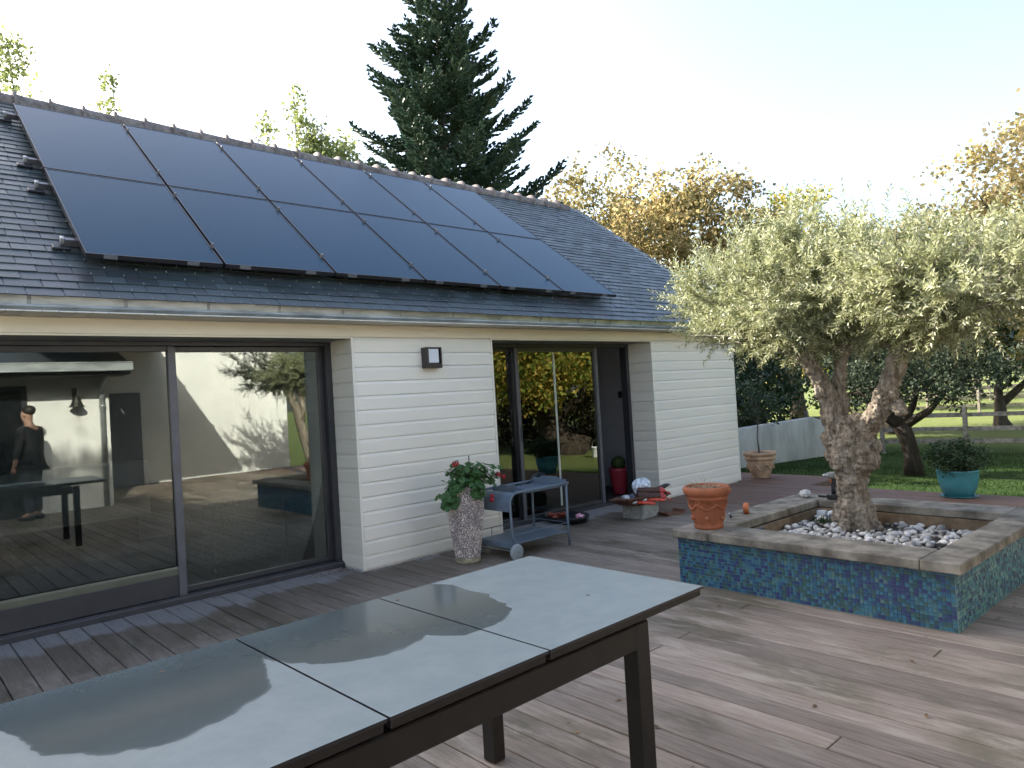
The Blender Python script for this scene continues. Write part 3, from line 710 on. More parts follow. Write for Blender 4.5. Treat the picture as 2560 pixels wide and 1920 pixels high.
# ---- solar panels and their rails
PX0, PW, PG = 1.216, .9615, .0225
vrows = (('lower', 5.700, 6.978), ('upper', 6.996, 8.345))
ordw = ('first', 'second', 'third', 'fourth', 'fifth', 'last')
for rname, ya, yb in vrows:
    for i in range(6):
        xa = PX0+i*(PW+PG); p0 = roofp(xa, 0, 0)
        # local frame: x along, y up the slope, z normal
        org0 = Vector((xa, ya, 0)); base = Vector((xa, ya, Z0+.15+SL*(ya-Y0))); ln = (yb-ya)/math.cos(ang)
        lab = f'black solar panel in the {rname} row, ' + {0: 'leftmost of the six', 5: 'rightmost of the six'}.get(i, f'{ordw[i]} of six from the left')
        o = root('solar_panel', lab, 'solar panel', tuple(base), 'solar panels on the slate roof'); o.rotation_euler = (ang, 0, 0)
        fb = MB(); fw_ = .009
        fb.box((0, 0, -.036), (fw_, ln, 0)); fb.box((PW-fw_, 0, -.036), (PW, ln, 0)); fb.box((fw_, 0, -.0355), (PW-fw_, fw_, -.0005)); fb.box((fw_, ln-fw_, -.0355), (PW-fw_, ln, -.0005))
        part('frame', fb, FRAMEBLK, o, world=False)
        gb = MB(); gb.box((fw_-.001, fw_-.001, -.012), (PW-fw_+.001, ln-fw_+.001, -.0035)); part('glass', gb, MATS['panel'], o, world=False)
        if rname == 'lower':
            for t in (.12, .72):
                cb = MB(); cb.box((t*PW, -.003, -.034), (t*PW+.09, -.0005, -.002)); part('edge_clip', cb, M('pale clip', (.25, .26, .30), .4, metal=.5), o, world=False)
for nm, yy in (('lowest', 6.02), ('second lowest', 6.86), ('second highest', 7.30), ('highest', 8.24)):
    p = roofp(0, yy, .048)
    o = root('mounting_rail', f'grey metal rail under the solar panels, {nm} of the four', 'rail', (1.12, p.y, p.z), 'rails under the solar panels')
    o.rotation_euler = (ang, 0, 0)
    b = MB(); b.box((0, -.02, -.02), (6.05, .02, .028)); part('rail_bar', b, M('rail alloy', (.16, .16, .18), .4, metal=.7), o, world=False)
    b = MB(); b.bbox((-.006, -.022, -.01), (.024, .022, .040), .006); part('end_clamp', b, M('dull end clamp', (.34, .34, .34), .5, metal=.6), o, world=False)
    b = MB(); b.bbox((-.055, -.06, -.046), (.06, .0, -.02), .006); part('foot', b, BLACKM, o, world=False)
    for i in range(1, 6):
        xx = PX0+i*(PW+PG)-PG/2-1.12
        b = MB(); b.bbox((xx-.007, -.018, .03), (xx+.007, .018, .103), .002); part('clamp', b, M('dull clamp', (.20, .20, .21), .5, metal=.5), o, world=False)

# ================================================================== TABLE
ta = .01693
def TT(x, y, z=0): return (x*math.cos(ta)-y*math.sin(ta), x*math.sin(ta)+y*math.cos(ta), z)
tb = root('dining_table', 'long outdoor extending table with pale blue-grey tops and dark metal frame', 'table', TT(1.2, 1.89, 0)); 
RT = Matrix.Rotation(ta, 4, 'Z')
ZT = .773
for (xa, xb) in ((.10, .9055), (.9125, 1.4495), (1.4565, 2.258)):
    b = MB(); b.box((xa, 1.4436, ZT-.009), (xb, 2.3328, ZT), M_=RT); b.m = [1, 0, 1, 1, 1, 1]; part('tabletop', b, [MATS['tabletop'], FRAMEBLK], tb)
    b = MB(); b.bbox((xa+.006, 1.4496, ZT-.034), (xb-.006, 2.3268, ZT-.0095), .003, M_=RT); part('tabletop_rim', b, TABLEMET, tb)
fr = MB()
for yy in (1.475, 2.245): fr.bbox((.30, yy, ZT-.135), (1.897, yy+.06, ZT-.052), .004, M_=RT)
for xx in (.30, 1.835): fr.bbox((xx, 1.537, ZT-.13), (xx+.06, 2.243, ZT-.056), .004, M_=RT)
for xx in (.62, 1.18, 1.70):
    for yy in (1.49, 2.27): fr.bbox((xx, yy, ZT-.0515), (xx+.05, yy+.03, ZT-.0345), .002, M_=RT)
part('frame', fr, TABLEMET, tb)
for (xx, yy) in ((.30, 1.475), (.30, 2.245), (1.899, 1.475), (1.899, 2.245)):
    b = MB(); b.bbox((xx, yy, .004), (xx+.066, yy+.066, ZT-.0515), .004, M_=RT); o = part('leg', b, TABLEMET, tb)
    b = MB(); b.bbox((xx+.004, yy+.004, .0005), (xx+.062, yy+.062, .0038), .001, M_=RT); part('foot_pad', b, BLACKM, o)

# ================================================================== PLANTER with mosaic sides
qa = -.0201
def QM(): return Matrix.Rotation(qa, 4, 'Z')
QX0, QX1, QY0, QY1, QH = 4.523, 6.46, 1.440, 3.337, .349
pl = root('planter', 'square raised tree planter faced with blue mosaic tiles under grey wooden caps', 'planter', tuple(QM() @ Vector((5.49, 2.39, 0))))
b = MB(); t_ = .10
b.box((QX0+.004, QY0+.004, -.02), (QX0+t_, QY1-.004, QH), M_=QM()); b.box((QX1-t_, QY0+.004, -.02), (QX1-.004, QY1-.004, QH), M_=QM())
b.box((QX0+t_, QY0+.0045, -.02), (QX1-t_, QY0+t_, QH-.0005), M_=QM()); b.box((QX0+t_, QY1-t_, -.02), (QX1-t_, QY1-.0045, QH-.0005), M_=QM())
part('wall', b, GROUT, pl)
T = .0245; tiles = MB(); nz = 14
def tile(x0, y0, z0, ax):
    g_ = .0011; d_ = .004
    j = random.uniform(-.0005, .0005)
    if ax == 'x':   # on the x = QX0 face
        vs = [(QX0+.0045, y0+g_, z0+g_), (QX0+.0045, y0+T-g_, z0+g_), (QX0+.0045, y0+T-g_, z0+T-g_), (QX0+.0045, y0+g_, z0+T-g_)]
        w_ = [(QX0+j, a+(.0008 if k in (0, 3) else -.0008), c+(.0008 if k < 2 else -.0008)) for k, (_, a, c) in enumerate(vs)]
    else:
        vs = [(x0+T-g_, QY0+.0045, z0+g_), (x0+g_, QY0+.0045, z0+g_), (x0+g_, QY0+.0045, z0+T-g_), (x0+T-g_, QY0+.0045, z0+T-g_)]
        w_ = [(a+(-.0008 if k in (0, 3) else .0008), QY0+j, c+(.0008 if k < 2 else -.0008)) for k, (a, _, c) in enumerate(vs)]
    V8 = [QM() @ Vector(q) for q in vs+w_]
    tiles.add(V8, [(4, 7, 6, 5), (0, 4, 5, 1), (1, 5, 6, 2), (2, 6, 7, 3), (3, 7, 4, 0)], 0 if ax == 'x' else 1)
for k in range(nz):
    for i in range(int((QY1-QY0)/T)): tile(0, QY0+.006+i*T, .005+k*T, 'x')
    for i in range(int((QX1-QX0)/T)): tile(QX0+.006+i*T, 0, .005+k*T, 'y')
part('mosaic_tiles', tiles, [MATS['mosaic'], MATS['mosaic2']], pl, kind='stuff')
ZC0, ZC1 = QH+.001, .413
caps = (((4.468, 1.392, ZC0), (6.53, 1.605, ZC1)), ((4.468, 3.03, ZC0), (6.53, 3.345, ZC1)), ((4.468, 1.609, ZC0), (4.80, 3.026, ZC1-.001)), ((6.19, 1.609, ZC0), (6.53, 3.026, ZC1-.001)))
for a, c in caps:
    b = MB(); b.bbox(a, c, .006, M_=QM()); part('cap_board', b, CAPW, pl)
for a, c in (((4.80, 3.0, .1), (6.2, 3.028, QH-.001)), ((4.80, 1.607, .1), (6.2, 1.635, QH-.001)), ((6.165, 1.637, .1), (6.19, 2.998, QH-.001)), ((4.802, 1.637, .1), (4.83, 2.998, QH-.001))):
    b = MB(); b.bbox(a, c, .003, M_=QM()); part('lining_board', b, INNERW, pl)
b = MB(); b.box((4.78, 1.59, .05), (6.21, 3.06, .262), M_=QM()); part('soil', b, SOIL, pl)
for yy in (2.83, 2.93):
    b = MB(); b.bbox((6.10, yy, .245), (6.163, yy+.075, .335), .006, M_=QM()); part('socket_box', b, PLASTICW, pl)
# loose pebbles: each its own thing
pmesh = []
for _ in range(7):
    b = MB(); b.ball((0, 0, 0), 1, 9, 6, jit=.13); pmesh.append(b.mesh('pebble', STONEP, True))
cnt = 0; spots = []
while cnt < 300:
    x, y = random.uniform(4.86, 6.13), random.uniform(1.67, 2.97)
    if math.hypot(x-5.93, y-2.47) < .19: continue
    r = random.uniform(.015, .033)
    if any((x-a)**2+(y-c)**2 < ((r+d_)*.72)**2 for a, c, d_ in spots) and random.random() < .8: continue
    spots.append((x, y, r)); z = .264+.028*random.random()+.012*math.sin(x*5+y*3)
    o = bpy.data.objects.new('pebble', pmesh[cnt % 7]); COL.objects.link(o)
    p = QM() @ Vector((x, y, z+r*.35)); o.location = p; o.scale = (r*random.uniform(.9, 1.4), r*random.uniform(.8, 1.1), r*random.uniform(.55, .85)); o.rotation_euler = (random.uniform(-.4, .4), random.uniform(-.4, .4), random.uniform(0, 6.3))
    o['label'] = 'pale rounded pebble on the soil around the olive trunk'; o['category'] = 'pebble'; o['group'] = 'pebbles in the olive planter'; cnt += 1
b = MB()
for _ in range(420):
    x, y = random.uniform(4.86, 6.13), random.uniform(1.66, 2.98)
    if math.hypot(x-5.93, y-2.47) < .16: continue
    r = random.uniform(.010, .022); b.ball(tuple(QM() @ Vector((x, y, .263+random.random()*.012))), r, 7, 4, jit=.12, sc_=(1.2, 1, .65), rot=Matrix.Rotation(random.uniform(0, 6.28), 3, 'Z'))
single('pebbles', b, M('small pebble', (.42, .40, .36), .65, var=.3, vscale=18, island=.45), None, None, smooth=True, kind='stuff')
# small green tuft in the pebbles
P = np.array([5.86, 2.66, .29])+rng.normal(size=(160, 3))*np.array([.04, .05, .006]); D_ = unit(rng.normal(size=(160, 3))*.6+np.array([0, 0, 1.]))
single('weed_tuft', quads('weed_tuft', leaf_quads(P, D_, rng.uniform(.03, .08, 160), np.full(160, .008)), BOX), None, 'small green weed tuft between the pebbles beside the olive trunk', 'weed')

# ================================================================== OLIVE TREE
ol = root('olive_tree', 'gnarled old olive tree with silvery crown growing from the mosaic planter', 'olive tree', (5.92, 2.47, .26))
b = MB()
def lump(c, r, s_=(1, 1, 1)): b.ball(c, r, 12, 8, jit=.10, sc_=s_)
b.tube([(5.95, 2.47, .22), (5.94, 2.46, .36), (5.93, 2.46, .52), (5.92, 2.45, .68), (5.91, 2.44, .80), (5.90, 2.42, .92), (5.90, 2.42, 1.04), (5.90, 2.42, 1.12)], [.165, .138, .120, .115, .142, .152, .150, .105], 20, jit=.05)
for c, r in (((5.88, 2.30, .83), .09), ((5.84, 2.36, .90), .11), ((5.87, 2.52, .86), .115), ((5.83, 2.44, .98), .10), ((5.9, 2.27, .92), .075), ((5.86, 2.56, 1.0), .09), ((5.82, 2.5, .8), .075), ((5.88, 2.33, 1.03), .08), ((6.0, 2.45, .9), .12), ((5.83, 2.37, .78), .06)): lump(c, r)
for a_ in range(7):   # root flare
    th = a_*.9+.3; b.tube([(5.94+.11*math.cos(th), 2.46+.11*math.sin(th), .46), (5.945+.125*math.cos(th), 2.46+.125*math.sin(th), .34), (5.95+.18*math.cos(th), 2.46+.18*math.sin(th), .235)], [.045, .048, .045], 10, jit=.1)
# limbs
b.tube([(5.90, 2.50, .98), (5.88, 2.545, 1.12), (5.87, 2.575, 1.26), (5.86, 2.61, 1.40), (5.84, 2.655, 1.53), (5.82, 2.70, 1.63), (5.81, 2.735, 1.71)], [.12, .092, .076, .069, .063, .063, .075], 16, jit=.09)
b.tube([(5.93, 2.53, 1.12), (5.97, 2.525, 1.28), (5.99, 2.54, 1.42), (6.0, 2.53, 1.56), (5.99, 2.50, 1.70)], [.08, .066, .052, .046, .055], 14, jit=.09)
b.tube([(5.90, 2.38, 1.02), (5.87, 2.30, 1.10), (5.85, 2.215, 1.17), (5.84, 2.15, 1.27), (5.84, 2.10, 1.40), (5.84, 2.055, 1.53), (5.85, 2.01, 1.64), (5.86, 1.975, 1.72)], [.11, .088, .080, .074, .069, .064, .068, .09], 16, jit=.09)
for c, r in (((5.81, 2.72, 1.70), .10), ((5.80, 2.80, 1.74), .075), ((5.85, 2.68, 1.74), .075), ((5.99, 2.50, 1.72), .075), ((5.86, 1.96, 1.73), .105), ((5.82, 2.04, 1.76), .07), ((5.9, 1.88, 1.77), .075), ((5.80, 2.13, 1.30), .05), ((5.82, 2.03, 1.24), .06), ((5.80, 2.06, 1.33), .045), ((5.80, 2.62, 1.38), .05), ((5.83, 2.43, 1.12), .06), ((5.83, 2.36, 1.15), .055)): lump(c, r)
tr = part('trunk', b, MATS['olive bark'], ol, True)
rm_ = tr.modifiers.new('fuse', 'REMESH'); rm_.mode = 'VOXEL'; rm_.voxel_size = .0075; rm_.use_smooth_shade = True
for nm, typ, size, st in (('gnarl', 'CLOUDS', .13, .06), ('fissures', 'CLOUDS', .028, .038), ('pits', 'CLOUDS', .012, .016)):
    tx = bpy.data.textures.new(nm, typ); tx.noise_scale = size; tx.noise_depth = 3
    dm = tr.modifiers.new(nm, 'DISPLACE'); dm.texture = tx; dm.strength = st; dm.mid_level = .5; dm.texture_coords = 'LOCAL'
# branches and shoots
def olive_crown(knobs, wood, shoots, nbr, seed):
    rr = random.Random(seed)
    for (k, ell, nb) in knobs:
        for _ in range(nb):
            d = Vector((rr.gauss(0, 1), rr.gauss(0, 1), rr.gauss(0, 1))).normalized(); rad = rr.uniform(.35, 1)**.5
            c = Vector(ell[:3]); tg = Vector((c.x+d.x*ell[3]*rad, c.y+d.y*ell[4]*rad, c.z+d.z*ell[5]*rad))
            s_ = Vector(k); mid = s_.lerp(tg, .5)+Vector((rr.uniform(-.1, .1), rr.uniform(-.1, .1), rr.uniform(-.02, .16)))
            pts = []
            for i in range(7):
                t = i/6; pts.append(s_*(1-t)**2+mid*2*t*(1-t)+tg*t*t)
            r0 = rr.uniform(.008, .016); wood.tube(pts, [r0*(1-.8*i/6) for i in range(7)], 5, cap=False)
            L = (tg-s_).length
            for j in range(int(nbr*L)+3):
                t = rr.uniform(.22, 1.0); i = min(int(t*6), 5); p = pts[i].lerp(pts[i+1], t*6-i)
                out = (p-c); out.z *= 1.2
                dd = (out.normalized()*.8+Vector((rr.gauss(0, .6), rr.gauss(0, .6), rr.gauss(.35, .5)))).normalized()
                ln = rr.uniform(.14, .36); shoots.append((p, dd, ln))
def shoot_leaves(shoots, wood, lsize, gap=.017):
    Ps, Ds, Ls = [], [], []
    for (p, d, ln) in shoots:
        bend = Vector((random.gauss(0, .12), random.gauss(0, .12), random.gauss(.06, .1))); q0 = p; n_ = int(ln/gap); a = d.orthogonal().normalized()
        q1 = p+d*ln*.5; q2 = p+d*ln+bend*ln
        wood.tube([p, q1, q2], [.0028, .002, .001], 3, cap=False)
        for i in range(n_):
            t = (i+1)/n_; q = p*(1-t)**2+q1*2*t*(1-t)+q2*t*t
            rot_ = Matrix.Rotation(i*1.57+random.uniform(-.4, .4), 3, d); sd_ = rot_ @ a
            for sg in (-1, 1):
                Ps.append(q); Ds.append((d*.62+sd_*sg*random.uniform(.5, 1)).normalized()); Ls.append(lsize*random.uniform(.6, 1.15)*(1-.35*t))
    Ls = np.array(Ls); return leaf_quads(np.array([tuple(p) for p in Ps]), np.array([tuple(d) for d in Ds]), Ls, Ls*.29)
wood = MB(); sh = []
KL, KL2, KR = (5.81, 2.74, 1.74), (5.99, 2.50, 1.74), (5.86, 1.96, 1.77)
olive_crown([(KL, (6.25, 3.25, 2.26, .85, .90, .50), 50), (KL2, (6.15, 2.72, 2.36, .90, .75, .55), 36),
             (KR, (6.0, 1.78, 2.22, .95, .80, .42), 50), (KR, (5.35, 1.38, 2.13, .75, .6, .30), 30), (KL, (5.7, 2.75, 2.34, .7, .7, .42), 22), (KR, (5.75, 2.2, 2.28, .7, .5, .42), 18)], wood, sh, 29, 3)
for k_, tgs in ((KR, ((5.3, 1.2, 2.05),)), (KL, ((5.6, 3.7, 1.95), (5.7, 3.55, 1.85)))):   # bare arms seen through the leaves
    for t_ in tgs: wood.tube([k_, Vector(k_).lerp(Vector(t_), .5)+Vector((0, 0, .05)), t_], [.02, .014, .006], 6, cap=False)
# upright suckers on top
for _ in range(70):
    y_ = random.uniform(1.2, 3.7); x_ = random.uniform(5.2, 6.4); z_ = 2.60+.1*math.sin(y_*3)-.22*abs(y_-2.7); sh.append((Vector((x_, y_, z_)), Vector((random.gauss(0, .2), random.gauss(0, .2), 1)).normalized(), random.uniform(.2, .42)))
Q = shoot_leaves(sh, wood, .062)
part('branches', wood, M('olive twig', (.25, .22, .17), .8, var=.2), ol, True)
part('crown', quads('crown', Q-np.array((5.92, 2.47, .26)), OLIVE), None, ol)

# ================================================================== POTS
def pot(name, label, cat, base, prof, mat, n=40, extra=None):
    o = root(name, label, cat, base); b = MB(); b.lathe(prof, base, n); part('pot_body', b, mat, o, True); return o
# terracotta pot on the cap, with two rolled bands and a garland in relief
pb = tuple(QM() @ Vector((4.655, 3.135, 0))); PB = (pb[0], pb[1], .414)
o = root('terracotta_pot', 'orange terracotta pot of dead stalks standing on the planter corner', 'plant pot', PB)
b = MB(); b.lathe([(.0, .002), (.100, .0), (.106, .004), (.108, .022), (.104, .028), (.112, .05), (.128, .15), (.138, .215), (.152, .222), (.155, .235), (.150, .246), (.158, .252), (.172, .265), (.178, .290), (.172, .312), (.160, .318), (.150, .312), (.146, .290), (.0, .288)], PB, 48)
part('pot_body', b, TERRA, o, True)
b = MB()
for k in range(6):
    th0 = k*math.pi/3; pts = []
    for i in range(9):
        t = i/8; th = th0+t*math.pi/3; z = .196-.045*math.sin(t*math.pi); r = .128+(z-.15)*.15+.004; pts.append((PB[0]+r*math.cos(th), PB[1]+r*math.sin(th), PB[2]+z))
    b.tube(pts, .009, 6, jit=.25)
    th = th0; r = .137; b.tube([(PB[0]+(r+.002)*math.cos(th+.12*math.cos(a_)), PB[1]+(r+.002)*math.sin(th+.12*math.cos(a_)), PB[2]+.195+.016*math.sin(a_)) for a_ in [i*math.pi/5 for i in range(11)]], .005, 5)
    b.ball((PB[0]+.121*math.cos(th0+.5), PB[1]+.121*math.sin(th0+.5), PB[2]+.085), .02, 8, 5, sc_=(1, 1, 1), jit=.1)
part('garland_relief', b, TERRA, o, True)
b = MB(); b.lathe([(.0, .291), (.145, .289)], PB, 24); part('soil', b, SOIL, o)
b = MB()
for _ in range(90):
    a_ = random.uniform(0, 6.28); r = .14*math.sqrt(random.random()); p = Vector((PB[0]+r*math.cos(a_), PB[1]+r*math.sin(a_), PB[2]+.29)); d = Vector((random.gauss(0, 1), random.gauss(0, 1), abs(random.gauss(.35, .35)))).normalized(); L = random.uniform(.03, .09)
    b.tube([p, p+d*L*.5+Vector((0, 0, .008)), p+d*L], [.0018, .0015, .0008], 4, cap=False)
for d, L in (((-.35, .75, .35), .17), ((-.1, .35, .7), .11), ((-.2, .05, .8), .12), ((.2, -.25, .6), .09)):
    p = Vector((PB[0], PB[1], PB[2]+.295)); d = Vector(d).normalized(); b.tube([p, p+d*L*.6, p+d*L], [.002, .0016, .0008], 4, cap=False)
part('dead_stalks', b, STALK, o)
# pale urn with a young tree at the house corner
UB = (10.24, 5.62, 0.0)
_urn = o = root('clay_urn', 'pale clay urn with a slim young tree at the far house corner', 'plant pot', UB)
b = MB(); b.lathe([(0, .001), (.155, 0), (.165, .02), (.165, .04), (.18, .06), (.225, .2), (.255, .33), (.262, .36), (.29, .365), (.295, .385), (.275, .395), (.268, .42), (.29, .435), (.31, .455), (.315, .485), (.30, .50), (.275, .495), (.265, .46), (0, .455)], UB, 48); part('pot_body', b, URN, o, True)
b = MB()
for k in range(8):
    th = k*math.pi/4; b.tube([(UB[0]+(.222+.03*math.sin(t*3.1))*math.cos(th+t*.7), UB[1]+(.222+.03*math.sin(t*3.1))*math.sin(th+t*.7), .22+.05*math.sin(t*6.2)) for t in [i/8 for i in range(9)]], .012, 6)
part('relief_band', b, URN, o, True)
b = MB(); b.lathe([(0, .462), (.266, .46)], UB, 24); part('soil', b, SOIL, o)
b = MB(); b.tube([(UB[0], UB[1], .45), (UB[0]-.01, UB[1]+.02, .75), (UB[0]+.02, UB[1]+.01, 1.05), (UB[0]+.03, UB[1]-.03, 1.4)], [.020, .016, .014, .008], 8)
cs = crown_centres([(UB[0]+.05, UB[1]-.03, 1.45, .38, .38, .42)], 60, .2)
for c in cs[::4]: b.tube([(UB[0]+.02, UB[1]+.01, 1.0+.3*random.random()), tuple(c)], [.006, .002], 5, cap=False)
part('trunk', b, MATS['grey bark'], o, True); part('crown', quads('crown', clump_leaves(cs, np.full(len(cs), .10), 26, .05)-np.array(UB), EVERG), None, o)
# turquoise pot with clipped shrub
TB = (9.50, 2.72, 0.0)
_turq = o = root('turquoise_pot', 'turquoise glazed pot on its saucer holding a rounded shrub', 'plant pot', TB)
b = MB(); b.lathe([(0, .018), (.17, .016), (.19, .02), (.235, .14), (.262, .28), (.270, .37), (.276, .385), (.268, .395), (.255, .39), (.25, .35), (0, .345)], TB, 48); part('pot_body', b, TURQ, o, True)
b = MB(); b.lathe([(0, .002), (.21, .001), (.235, .012), (.24, .02), (.23, .02), (.21, .010), (0, .010)], TB, 40); part('saucer', b, TURQ, o, True)
b = MB(); b.lathe([(0, .352), (.255, .350)], TB, 24); part('soil', b, SOIL, o)
b = MB(); cs = crown_centres([(TB[0], TB[1], .56, .37, .37, .24)], 150, .45)
for c in cs[::4]: b.tube([(TB[0]+random.uniform(-.05, .05), TB[1]+random.uniform(-.05, .05), .34), ((TB[0]+c[0])/2, (TB[1]+c[1])/2, .34+(c[2]-.34)*.6), tuple(c)], [.006, .004, .002], 4, cap=False)
part('stems', b, MATS['dark bark'], o); part('foliage', quads('foliage', clump_leaves(cs, np.full(len(cs), .085), 40, .034)-np.array(TB), BOX), None, o)
for _t, _k in ((_urn, .80), (_turq, .81)): _t.scale = (_k, _k, _k)
# pink pot with a round cactus inside the open door
KB = (8.02, 6.60, 0.0)
o = root('pink_pot', 'raspberry pink tall pot with a round green cactus just inside the open door', 'plant pot', KB)
b = MB(); b.lathe([(0, .002), (.095, 0), (.10, .01), (.138, .30), (.142, .318), (.15, .33), (.15, .37), (.138, .375), (.13, .36), (0, .34)], KB, 32); part('pot_body', b, PINK, o, True)
b = MB(); n_ = 32; vs = []; fs = []
for i in range(9):
    ph = math.pi*i/8
    for k in range(n_): r = .095*math.sin(ph)*(1+.08*math.cos(k*math.pi)); th = 2*math.pi*k/n_; vs.append((KB[0]+r*math.cos(th), KB[1]+r*math.sin(th), .44+.095*math.cos(ph)))
for i in range(8):
    for k in range(n_): fs.append((i*n_+k, (i+1)*n_+k, (i+1)*n_+(k+1) % n_, i*n_+(k+1) % n_))
b.add(vs, fs); part('cactus', b, M('cactus green', (.05, .09, .02), .6, var=.2, vscale=30), o, True)

# ---- pebble-clad vase with geraniums
VB = (4.085, 5.20, 0.0)
vz = root('pebble_vase', 'tall pebble-clad vase of red geraniums standing against the board wall', 'vase', VB)
vprof = [(.0, .0), (.112, .0), (.117, .012), (.117, .04), (.108, .05), (.115, .10), (.135, .22), (.155, .36), (.167, .47), (.168, .54), (.160, .61), (.146, .67), (.140, .695), (.125, .69), (.125, .64), (0, .63)]
b = MB(); b.lathe(vprof[4:], VB, 40); part('vase_body', b, VASEB, vz, True)
b = MB(); b.lathe(vprof[:5], VB, 40, wob=.01); part('foot', b, VASEF, vz, True)
def vr(z):
    for (r0, z0), (r1, z1) in zip(vprof[4:11+2], vprof[5:12+2]):
        if z0 <= z <= z1: return r0+(r1-r0)*(z-z0)/(z1-z0)
    return .14
b = MB(); z = .058; row = 0
while z < .70:
    r = vr(z); n_ = int(2*math.pi*r/.0235)
    for k in range(n_):
        th = 2*math.pi*(k+.5*(row % 2)+random.uniform(-.18, .18))/n_; L = random.uniform(.009, .0135); h = random.uniform(.0048, .0066)
        rot_ = Matrix.Rotation(th, 3, 'Z') @ Matrix.Rotation(random.uniform(-.35, .35), 3, 'X')
        b.ball((VB[0]+r*math.cos(th), VB[1]+r*math.sin(th), z+random.uniform(-.002, .002)), 1, 6, 4, sc_=(.008, L, h), rot=rot_)
    z += .0118; row += 1
part('pebble_cladding', b, VASEP, vz, True, kind='stuff')
b = MB(); b.lathe([(0, .655), (.126, .655)], VB, 20); part('soil', b, SOIL, vz)
def ger_leaf():
    b = MB(); n_ = 14; vs = [(0, 0, 0)]; fs = []
    for k in range(n_):
        th = R(200)+R(320)*k/(n_-1)-R(90); r = 1+.13*math.cos(k*math.pi); vs.append((r*math.cos(th), r*math.sin(th), .14+.08*math.sin(3*th)))
    for k in range(n_-1): fs.append((0, k+1, k+2))
    b.add(vs, fs); return b.mesh('leaf', LEAFG, True)
gl = [ger_leaf() for _ in range(3)]; stem = MB()
clus = [((4.10, 5.16, .81), (.17, .15, .085), 105), ((4.28, 5.10, .775), (.13, .11, .08), 46), ((3.86, 5.13, .60), (.09, .08, .07), 26), ((4.08, 5.02, .66), (.07, .05, .06), 16), ((3.95, 5.15, .73), (.1, .1, .06), 18)]
for c, s_, k in clus:
    for _ in range(k):
        gg = [max(-1.5, min(1.5, random.gauss(0, 1))) for _q in range(3)]; p = Vector((c[0]+gg[0]*s_[0]*.6, c[1]+gg[1]*s_[1]*.6, c[2]+gg[2]*s_[2]*.6)); p.y = min(p.y, 5.66)
        rad = math.hypot(p.x-VB[0], p.y-VB[1])
        if p.z < .70 and rad < .185: p.x = VB[0]+(p.x-VB[0])/max(rad, .01)*.19; p.y = VB[1]+(p.y-VB[1])/max(rad, .01)*.19
        nrm = (Vector((p.x-VB[0], p.y-VB[1]-.05, .10+max(0, p.z-.62)*1.5)).normalized()+Vector((random.gauss(0, .3), random.gauss(-.2, .3), random.gauss(.2, .3)))).normalized()
        q = nrm.to_track_quat('Z', 'Y').to_matrix().to_4x4() @ Matrix.Rotation(random.uniform(0, 6.28), 4, 'Z')
        inst('leaf', random.choice(gl), vz, Matrix.Translation(p) @ q @ Matrix.Scale(random.uniform(.026, .044), 4))
        if random.random() < .5: stem.tube([(VB[0]+random.uniform(-.05, .05), VB[1]+random.uniform(-.05, .05), .66), (VB[0]+(p.x-VB[0])*.6, VB[1]+(p.y-VB[1])*.6, .66+max(.02, (p.z-.66)*.9)), tuple(p)], [.004, .003, .002], 5, cap=False)
heads = [((3.934, 5.12, .915), .032), ((4.40, 5.08, .765), .026), ((4.45, 5.05, .74), .018), ((4.24, 5.0, .555), .020), ((4.255, 5.01, .59), .015)]
for c, r in heads: stem.tube([(VB[0]+(c[0]-VB[0])*.3, VB[1]-.03, .70), (VB[0]+(c[0]-VB[0])*.8, (VB[1]+c[1])/2, .70+(c[2]-.70)*.7), c], [.003, .0025, .002], 5, cap=False)
part('stems', stem, M('geranium stem', (.07, .11, .035), .6), vz, True)
for c, r in heads:
    b = MB()
    for _ in range(26):
        d = Vector((random.gauss(0, 1), random.gauss(0, 1), random.gauss(.2, 1))).normalized(); p = Vector(c)+d*r*random.uniform(.7, 1.1)
        b.ball(p, .0095, 6, 3, sc_=(1, 1, .4), rot=d.to_track_quat('Z', 'Y').to_matrix(), jit=.15)
    part('flower_head', b, REDM, vz, True)
for (x_, y_, zt_) in ((4.04, 5.22, .935), (4.16, 5.2, .965)):
    b = MB(); b.tube([(x_, y_, .60), (x_+.002, y_, zt_)], .006, 8); part('stake', b, M('plant stake', (.16, .12, .10), .8), vz)

# ================================================================== SERVING TROLLEY
tv = root('serving_trolley', 'blue-grey metal serving trolley on two wheels beside the pebble vase', 'trolley', (4.72, 5.10, 0))
xl, xr, yn, yf_ = 4.34, 5.085, 4.86, 5.345; zt_ = .615
for yy in (yn, yf_):
    pts = [(xl+.02, yy, .07), (xl, yy, .30), (xl-.005, yy, zt_-.10)]+[(xl-.005+.09*(1-math.cos(a_)), yy, zt_-.10+.09*math.sin(a_)) for a_ in (R(20), R(45), R(70), R(90))]+[(4.8, yy, zt_-.008), (xr+.03, yy, zt_-.005)]
    b = MB(); b.tube(pts, .0125, 10); part('side_rail', b, TROLLEY, tv, True)
    b = MB(); b.tube([(xr, yy, zt_-.01), (xr-.005, yy, .30), (xr, yy, .0)], .0125, 10); part('leg', b, TROLLEY, tv, True)
